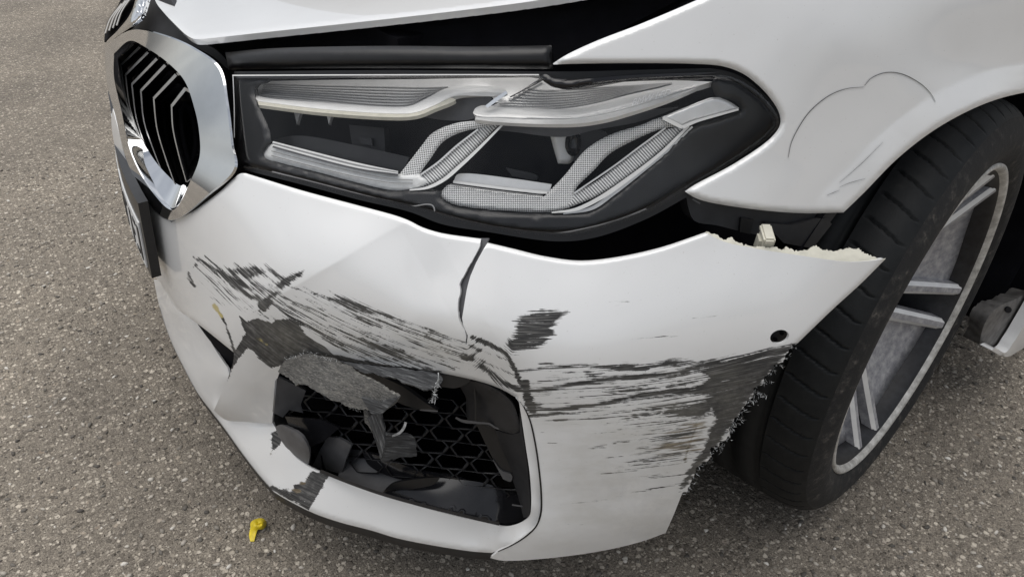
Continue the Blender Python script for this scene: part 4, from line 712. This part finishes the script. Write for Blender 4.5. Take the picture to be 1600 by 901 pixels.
ip('fin', 'bezel', [[(744, 662), (768, 663), (785, 700), (802, 738), (796, 752), (780, 735)], [(780, 735), (762, 700), (744, 662)]], -.048, .006, 5)
ip('fin', 'greyp', [[(770, 718), (784, 735), (800, 742), (798, 752), (786, 748)], [(786, 748), (770, 718)]], -.046, .004, 4)
# torn flaps
fo = off_lin([(434, 578, -.006), (475, 553, .0), (520, 562, .002), (560, 590, .022), (622, 620, .030), (597, 644, .030), (535, 628, .022), (480, 605, .010), (450, 592, .0)])
f1 = panel('torn_flap', M['torn'], it, [RAW(jag([(434, 580), (446, 562), (475, 552), (500, 557), (520, 562), (545, 574), (580, 594), (604, 608), (623, 620)], 1.0, 3, 11)), [(623, 620), (617, 630), (597, 645)], RAW(jag([(597, 645), (577, 641), (560, 640), (535, 630), (500, 613), (480, 604), (450, 593), (434, 580)], 1.4, 3, 12))], shell(fo), 3.5, thick=.004)
panel('flap_tip', M['streak'], f1, [RAW([(564, 620), (590, 628), (623, 620), (597, 646), (580, 646), (572, 634)])], shell(lambda P: fo(P)+.003), 4, thick=.003, uv=ruv(20, 560, 620))
ip('torn_flap', 'streak', [RAW(jag([(520, 561), (560, 568), (640, 576), (686, 583)], .6, 3, 13)), [(686, 583), (692, 592), (684, 604)], RAW(jag([(684, 604), (664, 606), (640, 600), (610, 590), (585, 584), (545, 572), (520, 561)], 1.2, 3, 14))], off_lin([(520, 561, -.008), (600, 570, -.010), (686, 583, -.012), (684, 604, .0), (620, 592, .002), (560, 576, -.004)]), .003, 3.5, None, ruv(18, 520, 560))
ip('torn_flap', 'bezel', [[(686, 583), (736, 592), (728, 600), (712, 606), (690, 604)], [(690, 604), (686, 583)]], -.014)
ip('inner_strap', 'bezel', [[(524, 563), (560, 574), (600, 590), (630, 604), (655, 622), (684, 642)], [(684, 642), (660, 640), (630, 632), (600, 616), (560, 592), (524, 563)]], -.030, .006)
ribbon('strap_edge', M['greyp'], it, [(656, 640), (670, 641), (684, 642)], [2, 3, 2], shell(-.022), 3)
ip('strand', 'streak', [RAW(jag([(574, 652), (592, 643), (598, 660), (602, 680), (600, 700), (595, 718)], .8, 3, 15)), RAW(jag([(595, 718), (590, 700), (582, 674), (574, 652)], .8, 3, 16))], .014, .003, 3, None, ruv(72, 580, 650))
ip('strand', 'torn', [RAW([(568, 640), (576, 646), (582, 676), (575, 664), (570, 660)])], .012, .003, 3)
ip('torn_block', 'streak', [RAW(jag([(602, 680), (625, 679), (646, 682), (650, 700), (651, 713)], .8, 4, 17)), RAW(jag([(651, 713), (630, 713), (612, 718), (596, 720), (602, 680)], .8, 4, 18))], off_lin([(602, 680, .002), (650, 690, -.03), (651, 713, -.03), (596, 720, .004)]), .006, 3, None, ruv(4, 600, 680))
ribbon('curl', M['fibre'], it, [(634, 659), (631, 668), (624, 676), (612, 681), (604, 682)], [4, 4, 4, 3, 2], shell(-.005), 3, .003)
tube('hanging_thread', M['fibre'], it, hit(np.array([(685, 582), (685, 592), (683, 598)]), .004), .0007, 5)
V = []; F = []
for cx, cy in spline([(683, 596), (683, 604), (680, 612), (680, 618), (676, 624), (674, 628)], 2.2):
    for j in range(3): fleck(hit([(cx, cy)], .004)[0]+rs.randn(3)*.0012, .0013)
for cx, cy in list(spline([(445, 562), (475, 552), (500, 556), (522, 562)], 2))+list(spline([(535, 630), (560, 640), (580, 644)], 2)):
    for j in range(2): fleck(hit([(cx, cy)], .004)[0]+rs.randn(3)*.0014, .0007)
o = link('torn_fringe', pymesh('torn_fringe', V, F), M['fibre'], it, False); o['kind'] = 'stuff'
c = hit([(596, 606)], .012)[0]; ch = []
for r_, z_ in ((.0005, .003), (.003, .002), (.004, 0), (.003, -.003)): ch.append((r_, z_))
vv, ff = lathe(ch, 10, lambda r, o_, a: (c[0]+o_, c[1]+r*math.cos(a), c[2]+r*math.sin(a))); link('push_pin', pymesh('push_pin', vv, ff+[tuple(range(0, 40, 4))]), M['plate'], it)

# ---------------------------------------------------------------- wheel
WC = Vector((-.012, .90, .334)); STEER = R(8.2)
wh = bpy.data.objects.new('wheel', None); scene.collection.objects.link(wh); wh.parent = car; wh.location = WC; wh.rotation_euler = (0, 0, STEER)
ax = lambda r, o_, a: (r*math.cos(a), o_, r*math.sin(a))         # local: y is the axle, outwards
RT, RR = .334, .245
tread = [(-.215, RT-.010), (-.20, RT-.003), (-.17, RT-.0005), (-.16, RT), (-.1585, RT-.007), (-.1505, RT-.007), (-.149, RT), (-.118, RT+.0005), (-.1165, RT-.007), (-.1055, RT-.007), (-.104, RT+.0005), (-.074, RT), (-.0725, RT-.007), (-.0625, RT-.007), (-.061, RT), (-.045, RT-.0012), (-.030, RT-.0035), (-.018, RT-.0075), (-.009, RT-.013), (-.003, RT-.020)]
side = [(-.003, RT-.020), (.004, RT-.032), (.008, RT-.045), (.009, RT-.058), (.006, RT-.070), (.002, RT-.078), (-.002, RT-.084), (-.008, RR)]
o_f = np.linspace(-.0605, -.0035, 16); r_f = np.interp(o_f, [t[0] for t in tread], [t[1] for t in tread]); tread = [t for t in tread if t[0] < -.0606]+[(-.0608, RT)]+list(zip(o_f, r_f))+[tread[-1]]
nseg = 1080; V = []; F = []; pr = [(-.225, RR+.01), (-.228, RT-.06), (-.226, RT-.03)]+tread; k = len(pr)
for i in range(nseg):
    a = 2*math.pi*i/nseg; ph = (i % 12)
    for o_, r_ in pr:
        g = 0
        if o_ > -.058 and o_ < -.008:
            sft = (o_+.058)*110; j = (i+int(sft*1.5)) % 18; g = .006 if j == 0 else 0
        elif o_ < -.165 and o_ > -.22: g = .005 if (i+int((o_+.22)*60)) % 18 == 0 else 0
        V.append(ax(r_-g, o_, a))
for i in range(nseg):
    for j in range(k-1): a = i*k+j; b = ((i+1) % nseg)*k+j; F.append((a, b, b+1, a+1))
ty = link('tyre', pymesh('tyre', V, F), M['tyre'], wh)
V, F = lathe([(r_, o_) for o_, r_ in side], 160, ax); link('sidewall', pymesh('sidewall', V, F), M['tyre_scuff'], ty)
rim = bpy.data.objects.new('rim', None); scene.collection.objects.link(rim); rim.parent = wh
V, F = lathe([(RR+.004, -.012), (RR+.007, -.005), (RR+.006, .001), (RR+.002, .003), (RR-.002, .000), (RR-.005, -.006)], 160, ax); link('rim_lip', pymesh('rim_lip', V, F), M['lip'], rim)
V, F = lathe([(RR-.005, -.006), (RR-.012, -.012), (RR-.016, -.04), (RR-.022, -.08), (RR-.03, -.15), (RR-.02, -.21)], 128, ax); link('rim_barrel', pymesh('rim_barrel', V, F), M['barrel'], rim)
V, F = lathe([(.0, -.078), (.025, -.078), (.032, -.084), (.034, -.094)], 40, ax); link('hub_cap', pymesh('hub_cap', V, F), M['alloy_d'], rim)
V, F = lathe([(.03, -.088), (.055, -.088), (.068, -.094), (.072, -.12)], 40, ax); link('hub', pymesh('hub', V, F), M['alloy_d'], rim)
V, F = lathe([(.08, -.15), (.172, -.15), (.172, -.175), (.08, -.175)], 72, ax); link('brake_disc', pymesh('brake_disc', V, F), M['rust'], wh)
def spoke_mesh(sgn, fat):
    """one arm: from the hub out to the rim, with raised face"""
    V = []; F = []; ns = 14
    for i in range(ns):
        t = i/(ns-1); A0 = (.045*math.cos(R(10)), .045*math.sin(R(10))); A1 = ((RR-.010)*math.cos(R(28)), (RR-.010)*math.sin(R(28))); wdt = (.0125-.0025*t)*fat; yf = -.088+.080*t**1.1
        cx, cz = A0[0]+(A1[0]-A0[0])*t, sgn*(A0[1]+(A1[1]-A0[1])*t); th = sgn*math.atan2(A1[1]-A0[1], A1[0]-A0[0]); nx, nz = -math.sin(th), math.cos(th); dp = .030-.008*t
        for off, dy in ((-wdt*.45, 0), (wdt*.45, 0), (wdt, -.006), (wdt*1.15, -dp), (-wdt*1.15, -dp), (-wdt, -.006)): V.append((cx+nx*off, yf+dy, cz+nz*off))
    for i in range(ns-1):
        for j in range(6): a = i*6+j; b = i*6+(j+1) % 6; F.append((a, b, b+6, a+6))
    F += [tuple(range(6))[::-1], tuple((ns-1)*6+j for j in range(6))]; return pymesh('spoke', V, F)
sm = [spoke_mesh(1, 1.), spoke_mesh(-1, 1.)]
for me in sm:
    me.materials.append(M['alloy_d']); me.materials.append(M['alloy'])
    for i, f in enumerate(me.polygons): f.material_index = 1 if (i % 6 in (1, 5) and i < 78) else 0
for k5 in range(5):
    for me in sm:
        o = bpy.data.objects.new('spoke', me); scene.collection.objects.link(o); o.parent = rim; o.rotation_euler = (0, -R(72*k5+92), 0)
# dusty recessed web inside each V
for k5 in range(5):
    V = []; ns = 9
    for i in range(ns):
        t = .12+.86*i/(ns-1); r_ = .045+t*(RR-.012-.045); th = R(10)+R(18)*min(1, t*1.15); yo = -.088+.080*t**1.15-.020
        for f_ in (-1, -.5, 0, .5, 1): V.append((r_*math.cos(th*f_), yo-.004*(1-abs(f_)), r_*math.sin(th*f_)))
    V = np.array(V); V = np.vstack([V, V-[0, .012, 0]]); n0 = ns*5; F = []
    for i in range(ns-1):
        for j in range(4): a = i*5+j; F += [(a, a+1, a+6, a+5), (n0+a, n0+a+5, n0+a+6, n0+a+1)]
    F += [(ns*5-5+j, ns*5-4+j, n0+ns*5-4+j, n0+ns*5-5+j) for j in range(4)]
    o = link('spoke_web', pymesh('spoke_web', V, F), M['alloy_d'], rim); o.rotation_euler = (0, -R(72*k5+92), 0)
# ---------------------------------------------------------------- wheel housing, underside, sill
V = []; F = []; nn = 40
for i in range(nn+1):
    a = R(12)+R(190)*i/nn; 
    for y in (.50, .60, .75, .875): V.append((-.012+.425*math.cos(a), y, .334+.425*math.sin(a)))
for i in range(nn):
    for j in range(3): a = i*4+j; F.append((a, a+1, a+5, a+4))
link('wheel_housing', pymesh('wheel_housing', V, F), M['void'], car)
box('wheel_housing_wall', M['void'], car, (-.02, .49, .48), (1.0, .02, .66))
box('underbody_shade_box', M['void'], car, (-.35, 0, .20), (1.9, 1.0, .06)); box('underbody_shade_box', M['void'], car, (-1.5, 0, .21), (2.0, 1.72, .06)); box('underbody_shade_box', M['void'], car, (.60, 0, .19), (.36, 1.0, .03))  # unseen dark boxes added to shade the ground under the car
box('body_shade_block', M['void'], car, (.0, 0, .50), (1.2, .95, .50));  # unseen body mass, added to cast shade
box('wheel_housing_flap', M['void'], car, (-.46, .70, .33), (.02, .44, .42))
sk = bpy.data.objects.new('side_sill', None); scene.collection.objects.link(sk); sk.parent = car
yp = lambda y: (lambda P: at_plane(P, (0, y, 0), (0, 1, 0)))
panel('sill_skin', M['paint'], sk, [[(1549, 547), (1556, 544), (1570, 551), (1584, 534), (1602, 505), (1640, 440)], [(1640, 440), (1650, 480), (1610, 535), (1590, 549), (1575, 557), (1562, 555)], [(1562, 555), (1549, 547)]], yp(.93), 4, thick=.02, roll=(4, .004))
sb_ = panel('sill_bracket', M['rust'], sk, [[(1530, 538), (1536, 512), (1548, 490), (1562, 478), (1585, 468), (1640, 440)], [(1640, 440), (1600, 512), (1571, 549)], [(1571, 549), (1548, 546), (1530, 538)]], yp(.905), 4, thick=.03, roll=(6, .01))
panel('bracket_eye', M['void'], sb_, [[(1576+5*math.cos(a), 484+5*math.sin(a)) for a in np.linspace(0, 2*math.pi, 13)]], yp(.907), 3, thick=.002)
# ---------------------------------------------------------------- yellow scrap on the ground
y0 = at_z(np.array([(404, 828)]), 0.)[0]; root = bpy.data.objects.new('yellow_scrap', None); scene.collection.objects.link(root); root.location = (y0[0], y0[1], 0)
tag(root, 'small crumpled yellow plastic scrap lying on the asphalt', 'scrap')
zs = tps([(393, 845, .003), (390, 835, .003), (398, 840, .004), (391, 825, .004), (400, 834, .005), (392, 815, .005), (396, 822, .013), (400, 811, .007), (410, 809, .005), (416, 815, .004), (415, 821, .004), (411, 826, .004), (403, 827, .007), (404, 817, .012), (410, 816, .018), (409, 821, .017), (400, 817, .015)], 1e-5)
sc = panel('petal', M['yellow'], root, [[(391, 845), (389, 836), (391, 825), (392, 815), (400, 810), (410, 809), (416, 814), (416, 820), (411, 826), (403, 827), (400, 834), (397, 845)], [(397, 845), (391, 845)]], lambda P: at_z(P, zs(P))-np.array([y0[0], y0[1], 0]), 1.2, thick=.0015)
panel('fold', M['yellow'], sc, [[(403, 813), (408, 812), (414, 815), (413, 818), (407, 816), (403, 818)], [(403, 818), (403, 813)]], lambda P: at_z(P, zs(P)+.004)-np.array([y0[0], y0[1], 0]), 1.2, thick=.001)
